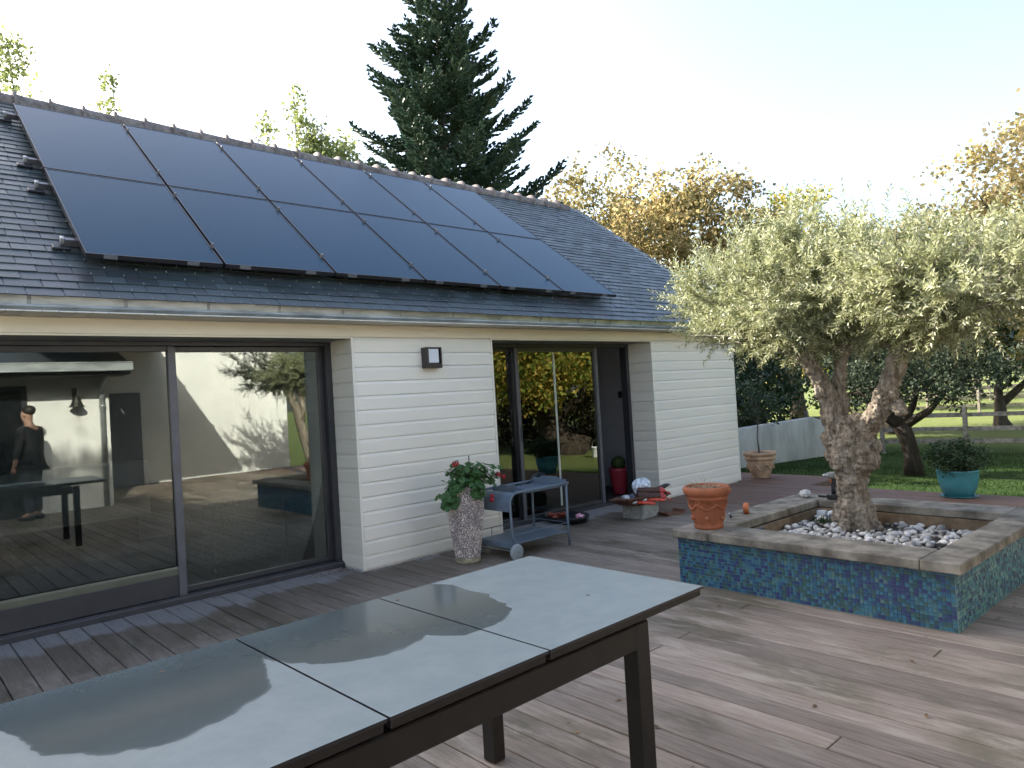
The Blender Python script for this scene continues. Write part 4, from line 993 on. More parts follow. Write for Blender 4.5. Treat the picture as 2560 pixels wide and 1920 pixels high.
# rolled handle sheet on the wheel side
poly = [(xl-.018+.098*(1-math.cos(R(a_))), zt_-.115+.105*math.sin(R(a_))) for a_ in range(0, 91, 10)]
poly = [(xl-.018, zt_-.175)]+poly+[(x_+.004 if i_ else x_, z_-.006) for i_, (x_, z_) in enumerate(poly[::-1])]+[(xl-.010, zt_-.175)]
b = MB(); b.prism([(p[0], p[1]) for p in poly], yn+.008, yf_-.008, axis='Y'); part('handle_sheet', b, TROLLEY, tv)
b = MB(); b.bbox((xl+.20, yn+.012, zt_-.035), (xr+.02, yf_-.012, zt_-.027), .002)
b.bbox((xl+.20, yn+.012, zt_-.027), (xl+.206, yf_-.012, zt_+.012), .002); b.bbox((xr+.014, yn+.012, zt_-.027), (xr+.02, yf_-.012, zt_+.03), .002); part('tray', b, TROLLEY, tv)
for xx, zz in ((xl+.195, zt_+.012), (xr+.012, zt_+.03)):
    b = MB(); b.prism([(yn+.10, zz), (yf_-.10, zz), (yf_-.14, zz+.022), (yn+.14, zz+.022)], xx, xx+.008); part('tray_grip', b, TROLLEY, tv)
b = MB(); b.bbox((xl+.01, yn+.005, .135), (xr-.01, yf_-.005, .147), .002); b.bbox((xl-.005, yn+.004, .10), (xl+.012, yf_-.004, .150), .004); part('shelf', b, TROLLEY, tv)
b = MB()
for yy in (yn, yf_): b.tube([(xl+.01, yy, .225), (xr-.005, yy, .225)], .004, 6)
b.tube([(xr, yn, .225), (xr, yf_, .225)], .004, 6)
for xx in (xl+.17,): b.tube([(xx, yf_, .14), (xx, yf_, .225)], .004, 6); b.tube([(xx-.14, yn, .14), (xx-.14, yn, .225)], .004, 6)
part('guard_rail', b, TROLLEY, tv)
for yy, sg in ((yn-.022, -1), (yf_+.022, 1)):
    b = MB(); r_ = .074
    b.lathe([(0, -.016*sg), (.045, -.014*sg), (.05, -.017*sg), (.064, -.017*sg), (.074, -.010*sg), (.074, .010*sg), (.064, .017*sg), (0, .015*sg)], (xl+.025, yy, r_), 36, axis='Y')
    wo = part('wheel', b, WHEEL, tv, True)
    b = MB(); b.lathe([(0, .020*sg), (.008, .019*sg), (.009, .0155*sg)], (xl+.025, yy+(.0), r_), 14, axis='Y'); part('hub_cap', b, M('hub grey', (.16, .18, .19), .5), wo)
b = MB(); b.tube([(xl+.025, yn-.01, .074), (xl+.025, yf_+.01, .074)], .006, 8); part('axle', b, STEEL, tv)

# ================================================================== BITS AND PIECES BY THE DOOR
o = root('concrete_block', 'grey hollow concrete block propping up the rusty tray by the door', 'block', (6.67, 5.2, 0), rz=R(4))
b = MB(); b.box((-.165, -.14, 0), (.165, -.10, .165)); b.box((-.165, .10, 0), (.165, .14, .165)); b.box((-.165, -.0995, .0), (-.13, .0995, .1645)); b.box((.13, -.0995, 0), (.165, .0995, .1645)); b.box((-.02, -.0995, 0), (.02, .0995, .1645))
bevel(part('block_body', b, CONC, o, world=False), .006)
# flared rusty tray lying on the block
o = root('metal_tray', 'flared rusty brown metal tray balanced on the grey block', 'tray', (6.60, 5.14, .167), rz=R(-5))
b = MB(); vs = []; fs = []; prof = [(0, .002), (.20, .0), (.30, .02), (.41, .075), (.43, .09), (.425, .10), (.40, .082), (.295, .03), (.20, .008), (0, .008)]
n_ = 28
for (r, z) in prof:
    for k in range(n_):
        th = 2*math.pi*k/n_; q = 1/max(abs(math.cos(th)), abs(math.sin(th)))**.55; vs.append((r*q*math.cos(th)*1.0, r*q*math.sin(th)*.42, z*(1+.15*math.sin(2*th))))
for i in range(len(prof)-1):
    for k in range(n_): fs.append((i*n_+k, i*n_+(k+1) % n_, (i+1)*n_+(k+1) % n_, (i+1)*n_+k))
b.add(vs, fs); part('tray_sheet', b, RUST, o, True, world=False)
def pliers(loc, rz, label, L=.2):
    o = root('pliers', label, 'pliers', loc, 'red-handled pliers on the rusty tray', rz=rz)
    for sg in (-1, 1):
        b = MB(); b.tube([(0, .012*sg, 0), (L*.35, .028*sg, 0), (L*.7, .034*sg, -.004), (L, .026*sg, -.012)], [.010, .0135, .0135, .009], 8); part('handle', b, REDP, o, True, world=False)
    b = MB(); b.tube([(-.09, 0, 0), (-.05, 0, 0), (.0, 0, 0)], [.006, .016, .02], 8); part('jaw', b, STEEL, o, True, world=False); return o
pliers((6.36, 5.0, .222), R(-62), 'red-handled pliers hanging over the tray edge, beside the white and blue roll')
pliers((6.50, 4.97, .235), R(-50), 'red-handled pliers hanging over the tray edge, nearest the block')
for (p0, p1, r_, lab) in (((6.55, 5.14, .262), (6.76, 4.98, .235), .042, 'dark brown tube with a red end lying lowest on the rusty tray'), ((6.66, 5.22, .30), (6.86, 5.06, .285), .040, 'dark brown tube with a red end lying under the white bag')):
    o = root('tube', lab, 'tube', p0); b = MB(); b.tube([p0, Vector(p0).lerp(Vector(p1), .5), p1], r_, 20); part('barrel', b, BROWNP, o)
    d = (Vector(p1)-Vector(p0)).normalized(); b = MB(); b.tube([Vector(p1)+d*.0005, Vector(p1)+d*.035, Vector(p1)+d*.065], [r_*1.02, r_*1.0, r_*.55], 16, jit=.03); part('red_end', b, M('coral red end', (.52, .06, .06), .5, var=.2, vscale=30), o)
    b = MB(); q = Vector(p1)+d*.055; b.tube([q, q+Vector((.03, -.05, -.03)), q+Vector((.04, -.08, -.05))], [.010, .008, .003], 6); part('nozzle', b, REDP, o)
o = root('cable_roll', 'small white and blue roll lying on the left of the rusty tray', 'roll', (6.36, 5.14, .25), rz=R(-20))
b = MB(); b.lathe([(.018, -.05), (.048, -.05), (.05, -.044), (.05, .008), (.048, .01), (.018, .01)], (0, 0, .0), 24, axis='X'); part('white_roll', b, M('dull white tape', (.42, .44, .46), .5, var=.15, vscale=30), o, True, world=False)
b = MB(); b.lathe([(.018, .011), (.046, .011), (.052, .02), (.052, .075), (.045, .085), (.018, .085)], (0, 0, 0), 24, axis='X'); part('blue_roll', b, M('dark blue tape', (.03, .05, .09), .4, var=.3, vscale=40), o, True, world=False)
def crumple(name, label, cat, loc, r, mat, sc_=(1, 1, 1), nn=18, amp=.35):
    b = MB(); vs = []; fs = []; m_ = nn//2
    for i in range(m_+1):
        ph = math.pi*i/m_
        for k in range(nn):
            th = 2*math.pi*k/nn; d = Vector((math.sin(ph)*math.cos(th), math.sin(ph)*math.sin(th), math.cos(ph)))
            j = 1-amp*abs(math.sin(5*th+3*ph+1.3*math.sin(4*ph+th*2)))*random.uniform(.5, 1) if 0 < i < m_ else 1-amp*.4
            vs.append((loc[0]+d.x*r*sc_[0]*j, loc[1]+d.y*r*sc_[1]*j, loc[2]+max(d.z, -.75)*r*sc_[2]*j))
    for i in range(m_):
        for k in range(nn): fs.append((i*nn+k, (i+1)*nn+k, (i+1)*nn+(k+1) % nn, i*nn+(k+1) % nn))
    b.add(vs, fs); return single(name, b, mat, label, cat, loc)
crumple('plastic_bag', 'crumpled translucent white plastic bag lying on top of the rusty tray', 'bag', (6.79, 5.26, .335), .125, M('thin white plastic', (.62, .68, .76), .25, var=.12, vscale=14), (1.25, .8, .85), 26, .3)
o = root('hand_tool', 'black pistol-shaped hand tool on the far end of the rusty tray', 'tool', (6.93, 5.08, .30), rz=R(-15))
b = MB(); b.tube([(-.08, 0, 0), (0, 0, .01), (.07, 0, .03), (.12, 0, .035)], [.022, .03, .024, .012], 10); part('tool_body', b, BLACKM, o, True, world=False)
b = MB(); b.tube([(.02, 0, 0), (.045, -.01, -.05), (.05, -.02, -.09)], [.018, .015, .012], 8); part('grip', b, BLACKM, o, True, world=False)
b = MB(); b.tube([(.12, 0, .035), (.15, .0, .02), (.145, 0, .0)], [.006, .005, .004], 6); part('tip', b, STEEL, o, world=False)
o = root('brown_dish', 'shallow red-brown dish lying on the deck behind the terracotta pot', 'dish', (6.97, 5.0, 0), rz=R(-8))
b = MB(); b.prism([(-.13, 0), (.13, 0), (.16, .04), (.145, .042), (.12, .014), (-.12, .014), (-.145, .042), (-.16, .04)], -.09, .09, axis='Y'); part('dish_body', b, M('brown clay', (.16, .06, .03), .7, var=.3, vscale=20), o, world=False)
# black seed tray with red bits, on the deck in front of the door
o = root('black_tray', 'oval black tray of red and pink bits lying under the door', 'tray', (6.03, 5.78, 0), rz=R(-12))
b = MB(); vs = []; fs = []; prof = [(0, .006), (.20, .004), (.245, .02), (.275, .07), (.285, .078), (.28, .062), (.25, .012), (.2, .0), (0, .001)]; n_ = 30
for (r, z) in prof:
    for k in range(n_): th = 2*math.pi*k/n_; vs.append((r*math.cos(th)*.82, r*math.sin(th)*1.12, z))
for i in range(len(prof)-1):
    for k in range(n_): fs.append((i*n_+k, (i+1)*n_+k, (i+1)*n_+(k+1) % n_, i*n_+(k+1) % n_))
b.add(vs, fs); part('tray_shell', b, BLACKM, o, True, world=False)
def bits(name, label, cat, loc, n_, spread, mat, sz):
    b = MB()
    for _ in range(n_): b.ball((loc[0]+random.gauss(0, spread), loc[1]+random.gauss(0, spread), loc[2]+abs(random.gauss(0, spread*.25))), sz*random.uniform(.6, 1.3), 6, 4, sc_=(1, 1, .5), jit=.3, rot=Matrix.Rotation(random.uniform(-1, 1), 3, 'X'))
    return single(name, b, mat, label, cat, loc, True)
bits('red_cloth', 'heap of dull red-brown wrapping in the black tray', 'cloth', (5.99, 5.90, .05), 26, .055, M('dull red cloth', (.26, .055, .03), .8, var=.4, vscale=25), .034)
bits('seed_packet', 'white and pink crumpled packet in the black tray', 'packet', (6.13, 5.66, .05), 10, .03, M('pink white packet', (.66, .40, .48), .5, var=.4, vscale=14, col2=(.55, .10, .18)), .032)

# ---- on the planter caps
def onq(x, y, z): v = QM() @ Vector((x, y, 0)); return (v.x, v.y, z)
dl = onq(6.30, 2.93, ZC1)
o = root('cordless_drill', 'cordless drill standing upright on the back cap of the planter', 'drill', dl, rz=R(150))
b = MB(); b.bbox((-.045, -.035, 0), (.055, .035, .045), .006); part('battery', b, BLACKM, o, world=False)
b = MB(); b.tube([(.0, 0, .045), (.002, 0, .09), (-.006, 0, .15), (-.012, 0, .185)], [.020, .018, .019, .024], 10); part('grip', b, BLACKM, o, True, world=False)
b = MB(); b.tube([(-.055, 0, .205), (-.04, 0, .207), (.02, 0, .21), (.05, 0, .212)], [.022, .031, .032, .026], 14); part('motor_housing', b, M('grey drill shell', (.30, .28, .26), .5, var=.2, vscale=40), o, True, world=False)
b = MB(); b.tube([(.05, 0, .212), (.075, 0, .213), (.10, 0, .214)], [.02, .018, .010], 12); part('chuck', b, STEEL, o, True, world=False)
b = MB(); b.bbox((.018, -.008, .15), (.032, .008, .178), .003); part('trigger', b, ORANGE, o, world=False)
crumple('paper_ball', 'crumpled white paper on the back corner of the planter cap', 'paper', onq(6.27, 3.18, ZC1+.034), .058, PAPER, (1.05, 1.0, .75), 18, .3)
o = root('trowel', 'thin dark-handled tool lying beside the crumpled paper on the cap', 'tool', onq(6.34, 3.09, ZC1+.008), rz=R(-100))
b = MB(); b.tube([(0, 0, .003), (.05, 0, .004), (.09, 0, .003)], [.010, .011, .008], 8); part('handle', b, BLACKM, o, True, world=False)
b = MB(); b.prism([(.09, -.006), (.16, -.014), (.20, 0), (.16, .014), (.09, .006)], -.002, .001, axis='Z'); part('blade', b, STEEL, o, world=False)
o = root('tape_roll', 'orange tape roll standing on the left cap of the planter', 'tape', onq(5.30, 3.20, ZC1+.045), rz=R(20))
b = MB(); b.lathe([(.026, -.02), (.044, -.02), (.045, -.018), (.045, .018), (.044, .02), (.026, .02), (.026, -.02)], (0, 0, 0), 28, axis='Y'); part('tape', b, ORANGE, o, True, world=False)
b = MB(); b.lathe([(.0255, -.021), (.022, -.021), (.022, .021), (.0255, .021)], (0, 0, 0), 20, axis='Y'); part('core', b, PAPER, o, True, world=False)
o = root('chisel', 'slim dark chisel lying on the left cap by the orange tape', 'tool', onq(5.12, 3.24, ZC1+.009), rz=R(35))
b = MB(); b.tube([(-.06, 0, 0), (0, 0, 0), (.04, 0, 0)], [.008, .010, .008], 8); part('handle', b, BLACKM, o, True, world=False)
b = MB(); b.box((.04, -.006, -.003), (.13, .006, .001)); part('blade', b, STEEL, o, world=False)
b = MB(); b.ball(onq(5.12, 2.98, .34), .05, 10, 6, sc_=(1.6, .5, .25)); single('dark_strap', b, BLACKM, 'flat black strap lying over the lining board behind the terracotta pot', 'strap', onq(5.12, 2.98, .34), True)

# ---- leaf litter on the deck
def litter_leaf():
    b = MB(); vs = [(0, 0, 0), (.5, .22, .08), (1, 0, .05), (.5, -.22, .1)]; b.add(vs, [(0, 1, 2, 3)]); b.add([(x, y, z+.012) for x, y, z in vs], [(0, 1, 2, 3)]); return b.mesh('fallen_leaf', LITTER)
lm = [litter_leaf() for _ in range(2)]
lp = [(random.gauss(3.16, .10), random.gauss(5.86, .07), 'by the window corner', 'fallen leaves heaped in the window corner') for _ in range(34)]
lp += [(random.uniform(3.35, 4.9), random.uniform(5.55, 5.69), 'along the foot of the board wall', 'fallen leaves along the wall foot') for _ in range(22)]
lp += [(random.uniform(.6, 3.0), random.uniform(5.0, 6.0), 'on the pale boards in front of the big window', 'fallen leaves before the window') for _ in range(20)]
lp += [(random.uniform(2.3, 4.4), random.uniform(1.0, 4.6), 'on the open deck around the table', 'fallen leaves on the open deck') for _ in range(30)]
lp += [(random.uniform(4.9, 6.6), random.uniform(1.15, 1.42), 'at the foot of the planter\'s right side', 'fallen leaves beside the planter') for _ in range(24)]
heap = MB()
for (x_, y_, wh, gr) in lp:
    if 'heaped' in gr or 'planter' in gr:
        if y_ < 6.03 and (x_ < 3.27 or y_ < 5.68):
            for _ in range(2 if 'heaped' in gr else 1):
                r3 = Matrix.Translation((x_+random.gauss(0, .03), y_+random.gauss(0, .02), .004+random.random()*.012)) @ Matrix.Rotation(random.uniform(0, 6.28), 4, 'Z') @ Matrix.Rotation(random.uniform(-.4, .4), 4, 'X') @ Matrix.Scale(random.uniform(.018, .045), 4)
                heap.add([r3 @ Vector(q) for q in ((0, 0, 0), (.5, .22, .08), (1, 0, .05), (.5, -.22, .1))], [(0, 1, 2, 3)])
single('leaf_litter', heap, M('litter heap', (.15, .09, .05), .85, var=.4, vscale=40, island=.5), None, None, kind='stuff')
for (x_, y_, wh, gr) in lp:
    if 'heaped' in gr or 'planter' in gr: continue
    if y_ > 5.70 and x_ > 3.26: continue
    if x_ < 3.29 and y_ > 6.04: continue
    o = bpy.data.objects.new('fallen_leaf', random.choice(lm)); COL.objects.link(o); o.location = (x_, y_, .004); s_ = random.uniform(.02, .048); o.scale = (s_, s_, s_); o.rotation_euler = (random.uniform(-.25, .25), random.uniform(-.2, .2), random.uniform(0, 6.28))
    o['label'] = f'small dry brown leaf lying {wh}'; o['category'] = 'leaf'; o['group'] = gr

for (tx_, ty_) in ((1.475, 2.245), (.64, 2.22), (1.93, 1.72)):
    o = bpy.data.objects.new('fallen_leaf', lm[0]); COL.objects.link(o); o.location = TT(tx_, ty_, ZT+.001); o.scale = (.022, .022, .022); o.rotation_euler = (0, 0, tx_*9)
    o['label'] = 'tiny dark leaf scrap lying on the table top'; o['category'] = 'leaf'; o['group'] = 'leaf scraps on the table'

# ================================================================== FURNITURE BEHIND THE GLASS
def armchair(loc, rz, label, mat, w_, h_):
    o = root('armchair', label, 'armchair', loc, 'wicker armchairs behind the window', rz=rz)
    b = MB(); b.bbox((-w_/2, -.10, .05), (w_/2, .0, h_), .045); part('backrest', b, mat, o, world=False)
    for sg in (-1, 1): b = MB(); b.bbox((sg*w_/2-.09*(sg > 0), .005, .05), (sg*w_/2+.09*(sg < 0), .72, h_-.12), .03); part('armrest', b, mat, o, world=False)
    b = MB(); b.bbox((-w_/2+.095, .005, .05), (w_/2-.095, .70, .33), .02); part('seat', b, mat, o, world=False)
    b = MB(); b.bbox((-w_/2+.10, .03, .335), (w_/2-.10, .69, .45), .04); part('cushion', b, SOFA, o, world=False)
    for sx in (-1, 1):
        for yy in (-.06, .64): b = MB(); b.bbox((sx*(w_/2-.06)-.02, yy-.02, 0), (sx*(w_/2-.06)+.02, yy+.02, .048), .004); part('foot', b, BLACKM, o, world=False)
armchair((2.74, 6.98, 0), 0, 'grey wicker armchair behind the right window pane, with a towel over its back', WICKER, .78, .66)
armchair((3.36, 6.98, 0), 0, 'dark wicker armchair behind the right window pane, nearest the window jamb', M('dark wicker', (.05, .05, .048), .7, var=.3, vscale=50, bump=.6, bscale=110), .56, .60)
b = MB(); b.tube([(2.40, 6.94, .705), (2.44, 6.94, .71), (2.6, 6.93, .715), (2.80, 6.94, .72), (2.86, 6.94, .715)], [.03, .05, .048, .052, .028], 14, jit=.04); single('towel', b, M('white towel', (.78, .78, .76), .9, var=.05, bump=.3, bscale=120), 'rolled white towel on the back of the wicker armchair', 'towel', (2.62, 6.94, .70), True)
o = root('sideboard', 'long low white sideboard at the back of the room behind the left pane', 'sideboard', (1.2, 8.75, 0))
b = MB(); b.bbox((-.6, 8.6, .42), (2.34, 9.05, 1.02), .01); part('carcass', b, M('white lacquer', (.72, .74, .76), .3, var=.03), o)
for xx in (-.55, .42, 1.38): b = MB(); b.bbox((xx, 8.588, .45), (xx+.92, 8.599, .99), .003); part('front_panel', b, M('white lacquer', (.72, .74, .76), .3), o)
b = MB(); b.box((-.5, 8.7, 0), (2.24, 9.0, .418)); part('plinth', b, BLACKM, o)

# ================================================================== WING OPPOSITE (seen mirrored in the glass)
wg = root('house_wing', 'white rendered wing across the terrace with zinc gutter, mirrored in the left pane', 'house', (0, -1.7, 0))
b = MB(); b.box((-9, -5.2, -.4), (3.22, -1.7, 2.30)); part('wall', b, RENDER, wg)
WX1 = 3.42
b = MB(); b.prism([(-1.0, 2.42), (-5.4, 3.82), (-9.8, 2.42), (-9.8, 2.30), (-5.4, 3.66), (-1.0, 2.28)], -9.2, WX1); wroof = part('roof', b, MATS['slate'], wg)
b = MB(); b.box((2.2, -9.4, -.4), (3.22, -5.21, 2.3)); b.prism([(-5.4, 3.62), (-1.75, 2.31), (-9.3, 2.31)], 3.0, 3.22); part('gable_wall', b, RENDER, wg)
b = MB(); b.prism([(-1.06, 2.42), (-.96, 2.42), (-.96, 2.44), (-.95, 2.44), (-.95, 2.31), (-1.06, 2.31)], -9.2, WX1+.02); b.tube([(-9.2, -.95, 2.44), (WX1+.02, -.95, 2.44)], .012, 8); b.tube([(-9.2, -.95, 2.31), (WX1+.02, -.95, 2.31)], .012, 8); part('gutter', b, ZINC, wg)
b = MB(); b.box((-9.2, -1.7, 2.24), (WX1, -1.06, 2.28)); part('soffit', b, M('dark soffit', (.10, .095, .09), .8), wg)
b = MB(); b.tube([(3.10, -1.64, -.3), (3.10, -1.64, 1.9), (3.10, -1.5, 2.1), (3.10, -1.05, 2.32)], .045, 12)
for zz in (.7, 1.72): b.tube([(3.10, -1.64, zz), (3.10, -1.64, zz+.03)], .055, 12)
part('downpipe', b, ZINC, wg, True)
b = MB(); b.bbox((.2, -1.72, 0), (2.02, -1.665, 2.12), .006); wdoor = part('door', b, ALU, wg)
b = MB(); b.bbox((.28, -1.664, .1), (1.94, -1.655, 2.04), .002); part('pane', b, M('dark glass', (.012, .014, .016), .03), wdoor)
o = root('bell', 'dark metal bell hanging from a bracket on the sunlit white wing wall', 'bell', (2.70, -1.70, 1.75))
b = MB(); b.lathe([(0, 1.93), (.03, 1.925), (.055, 1.89), (.07, 1.83), (.095, 1.77), (.125, 1.74), (.12, 1.735), (.09, 1.765), (.05, 1.85), (0, 1.88)], (2.70, -1.55, 0), 24); part('bell_body', b, BRONZE, o, True)
b = MB(); b.tube([(2.70, -1.70, 1.98), (2.70, -1.62, 2.0), (2.70, -1.55, 1.97), (2.70, -1.55, 1.93)], [.014, .012, .012, .010], 8); b.bbox((2.66, -1.70, 1.90), (2.74, -1.685, 2.06), .004); part('bracket', b, BRONZE, o)
b = MB(); b.tube([(2.70, -1.55, 1.86), (2.70, -1.55, 1.72)], [.006, .02], 8); b.tube([(2.70, -1.55, 1.72), (2.71, -1.55, 1.55)], .004, 5); part('clapper', b, BRONZE, o)
ws = root('tall_white_building', 'tall white rendered wall in the sun, mirrored in the right pane of the big window', 'building', (5.6, -5.2, 0))
b = MB(); b.box((3.23, -9.0, -.4), (8.15, -5.2, 3.9)); part('wall', b, RENDER, ws)
b = MB(); b.box((3.2, -9.05, 3.9), (8.2, -5.16, 3.97)); part('coping', b, ZINC, ws)
b = MB(); b.bbox((3.75, -5.215, 0), (4.65, -5.17, 2.05), .006); part('door', b, M('grey door', (.20, .20, .23), .5), ws)
o = root('shade_canopy', 'flat white canopy added out of view to shade the tall white wall diagonally', 'canopy', (4.2, -5.2, 3.0))  # unseen slab, added only to throw the diagonal shadow on the wall
b = MB(); b.bbox((3.43, -5.19, 3.02), (5.04, -.02, 3.14), .01); b.bbox((2.0, -2.55, 3.0205), (3.429, -.0205, 3.1395), .008); part('shade_slab', b, RENDER, o)
for yy in (-5.1, -3.4, -1.7, -.15): b = MB(); b.bbox((3.5, yy, 3.145), (5.0, yy+.08, 3.26), .005); part('beam', b, ZINC, o)
# second olive in front of it
o2 = root('olive_tree', 'smaller olive tree before the tall white wall, seen only mirrored in the glass', 'olive tree', (7.25, -2.1, -.2))
b = MB(); b.tube([(7.25, -2.1, -.25), (7.2, -2.1, .4), (7.02, -2.08, 1.05), (6.88, -2.05, 1.55), (6.72, -2.0, 1.86)], [.17, .11, .10, .09, .10], 12, jit=.1); b.tube([(7.02, -2.08, 1.1), (7.0, -1.95, 1.5), (6.95, -1.9, 1.82)], [.07, .06, .06], 10, jit=.1)
b.ball((6.72, -2.0, 1.88), .11, 10, 6, jit=.15); b.ball((6.95, -1.9, 1.84), .09, 10, 6, jit=.15)
part('trunk', b, MATS['olive bark'], o2, True)
wood = MB(); sh = []
olive_crown([((6.72, -2.0, 1.9), (6.5, -2.0, 2.35, 1.2, 1.1, .6), 40), ((6.95, -1.9, 1.88), (7.1, -1.9, 2.45, 1.0, 1.0, .6), 30)], wood, sh, 16, 9)
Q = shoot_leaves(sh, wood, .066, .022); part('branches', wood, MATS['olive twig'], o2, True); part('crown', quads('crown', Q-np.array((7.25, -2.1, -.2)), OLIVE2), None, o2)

# ================================================================== PERSON (mirrored in the left pane)
pr = root('person', 'person in a dark jacket standing by the wing wall, mirrored in the left pane', 'person', (1.96, -1.10, 0), rz=R(222))
def skin_mesh(name, joints, edges, mats, rootv=0, sub=2):
    me = bpy.data.meshes.new(name); me.from_pydata([j[:3] for j in joints], edges, []); me.materials.append(mats)
    o = bpy.data.objects.new(name, me); COL.objects.link(o); o.parent = pr
    m = o.modifiers.new('skin', 'SKIN'); m.use_smooth_shade = True
    sv = me.skin_vertices[0].data
    for i, j in enumerate(joints): sv[i].radius = (j[3], j[4] if len(j) > 4 else j[3]); sv[i].use_root = (i == rootv)
    s2 = o.modifiers.new('sub', 'SUBSURF'); s2.levels = sub; s2.render_levels = sub; return o
# faces +x in its own frame
J = [(0, 0, .95, .14, .17), (0, 0, 1.15, .12, .15), (.01, 0, 1.36, .125, .18), (.0, 0, 1.46, .07, .08), (.02, 0, 1.52, .052), (.035, 0, 1.60, .075, .07), (.035, 0, 1.68, .085, .078), (.03, 0, 1.735, .06),
     (0, .19, 1.40, .062), (.02, .25, 1.14, .047), (.06, .27, .93, .036), (.10, .265, .84, .030),
     (0, -.19, 1.40, .062), (.02, -.25, 1.14, .047), (.06, -.27, .93, .036), (.10, -.265, .84, .030),
     (0, .095, .86, .095), (.02, .10, .48, .062), (0, .11, .09, .045), (.14, .12, .04, .04),
     (0, -.095, .86, .095), (.03, -.10, .48, .062), (-.02, -.11, .09, .045), (.12, -.12, .04, .04), (.115, 0, 1.645, .018)]
E_ = [(0, 1), (1, 2), (2, 3), (3, 4), (4, 5), (5, 6), (6, 7), (2, 8), (8, 9), (9, 10), (10, 11), (2, 12), (12, 13), (13, 14), (14, 15), (0, 16), (16, 17), (17, 18), (18, 19), (0, 20), (20, 21), (21, 22), (22, 23), (5, 24)]
skin_mesh('body', J, E_, SKIN)
JJ = [(0, 0, .80, .17, .205), (0, 0, .95, .168, .205), (0, 0, 1.15, .15, .18), (.01, 0, 1.36, .145, .20), (0, 0, 1.475, .085, .09), (0, .20, 1.40, .078), (.02, .255, 1.14, .062), (.055, .27, .95, .05), (0, -.20, 1.40, .078), (.02, -.255, 1.14, .062), (.055, -.27, .95, .05)]
skin_mesh('jacket', JJ, [(0, 1), (1, 2), (2, 3), (3, 4), (3, 5), (5, 6), (6, 7), (3, 8), (8, 9), (9, 10)], JACKET, 1)
JT = [(0, 0, .94, .15, .18), (0, .095, .84, .108), (.02, .10, .48, .078), (0, .11, .10, .066), (0, -.095, .84, .108), (.03, -.10, .48, .078), (-.02, -.11, .10, .066)]
skin_mesh('trousers', JT, [(0, 1), (1, 2), (2, 3), (0, 4), (4, 5), (5, 6)], TROUS)
b = MB(); b.ball((.002, 0, 1.712), .094, 18, 10, sc_=(1.0, .94, .86), jit=.02); part('hair', b, HAIR, pr, True, world=False)
for sg in (-1, 1):
    b = MB(); b.ball((.03, sg*.082, 1.64), .024, 10, 6, sc_=(.8, .4, 1.3)); part('ear', b, SKIN, pr, True, world=False)
    b = MB(); b.ball((.113, sg*.03, 1.665), .012, 8, 5); part('eye', b, BLACKM, pr, True, world=False)
    b = MB(); b.tube([(-.06, sg*.115, .035), (.04, sg*.118, .045), (.16, sg*.12, .03)], [.045, .05, .035], 10); part('shoe', b, BLACKM, pr, True, world=False)
    for f_ in range(4):
        b = MB(); x_ = .105+.018*(f_-1.5); y_ = sg*.262; b.tube([(x_, y_, .83), (x_+.006, y_, .79), (x_+.008, y_-sg*.008, .765), (x_+.006, y_-sg*.02, .742+.005*abs(f_-1.5))], [.010, .009, .008, .007], 6); part('finger', b, SKIN, pr, True, world=False)
    b = MB(); b.tube([(.115, sg*.25, .85), (.145, sg*.235, .825), (.155, sg*.23, .80)], [.012, .010, .008], 6); part('thumb', b, SKIN, pr, True, world=False)
b = MB(); b.tube([(.118, -.022, 1.612), (.122, 0, 1.61), (.118, .022, 1.612)], [.004, .006, .004], 6); part('mouth', b, M('lips', (.30, .12, .10), .5), pr, world=False)

# white bucket on the lawn (mirrored in the door)
BB = (17.0, -2.6, ground_z(17, -2.6)+.02)
o = root('bucket', 'small white bucket on the lawn, mirrored in the sliding door', 'bucket', BB)
b = MB(); b.lathe([(0, .01), (.12, 0), (.125, .01), (.155, .30), (.165, .305), (.165, .32), (.15, .32), (.12, .03), (0, .03)], BB, 28); part('bucket_body', b, PLASTICW, o, True)
b = MB(); b.tube([(BB[0], BB[1]-.155, BB[2]+.31), (BB[0], BB[1]-.12, BB[2]+.48), (BB[0], BB[1], BB[2]+.55), (BB[0], BB[1]+.12, BB[2]+.48), (BB[0], BB[1]+.155, BB[2]+.31)], .006, 6); part('handle', b, STEEL, o)

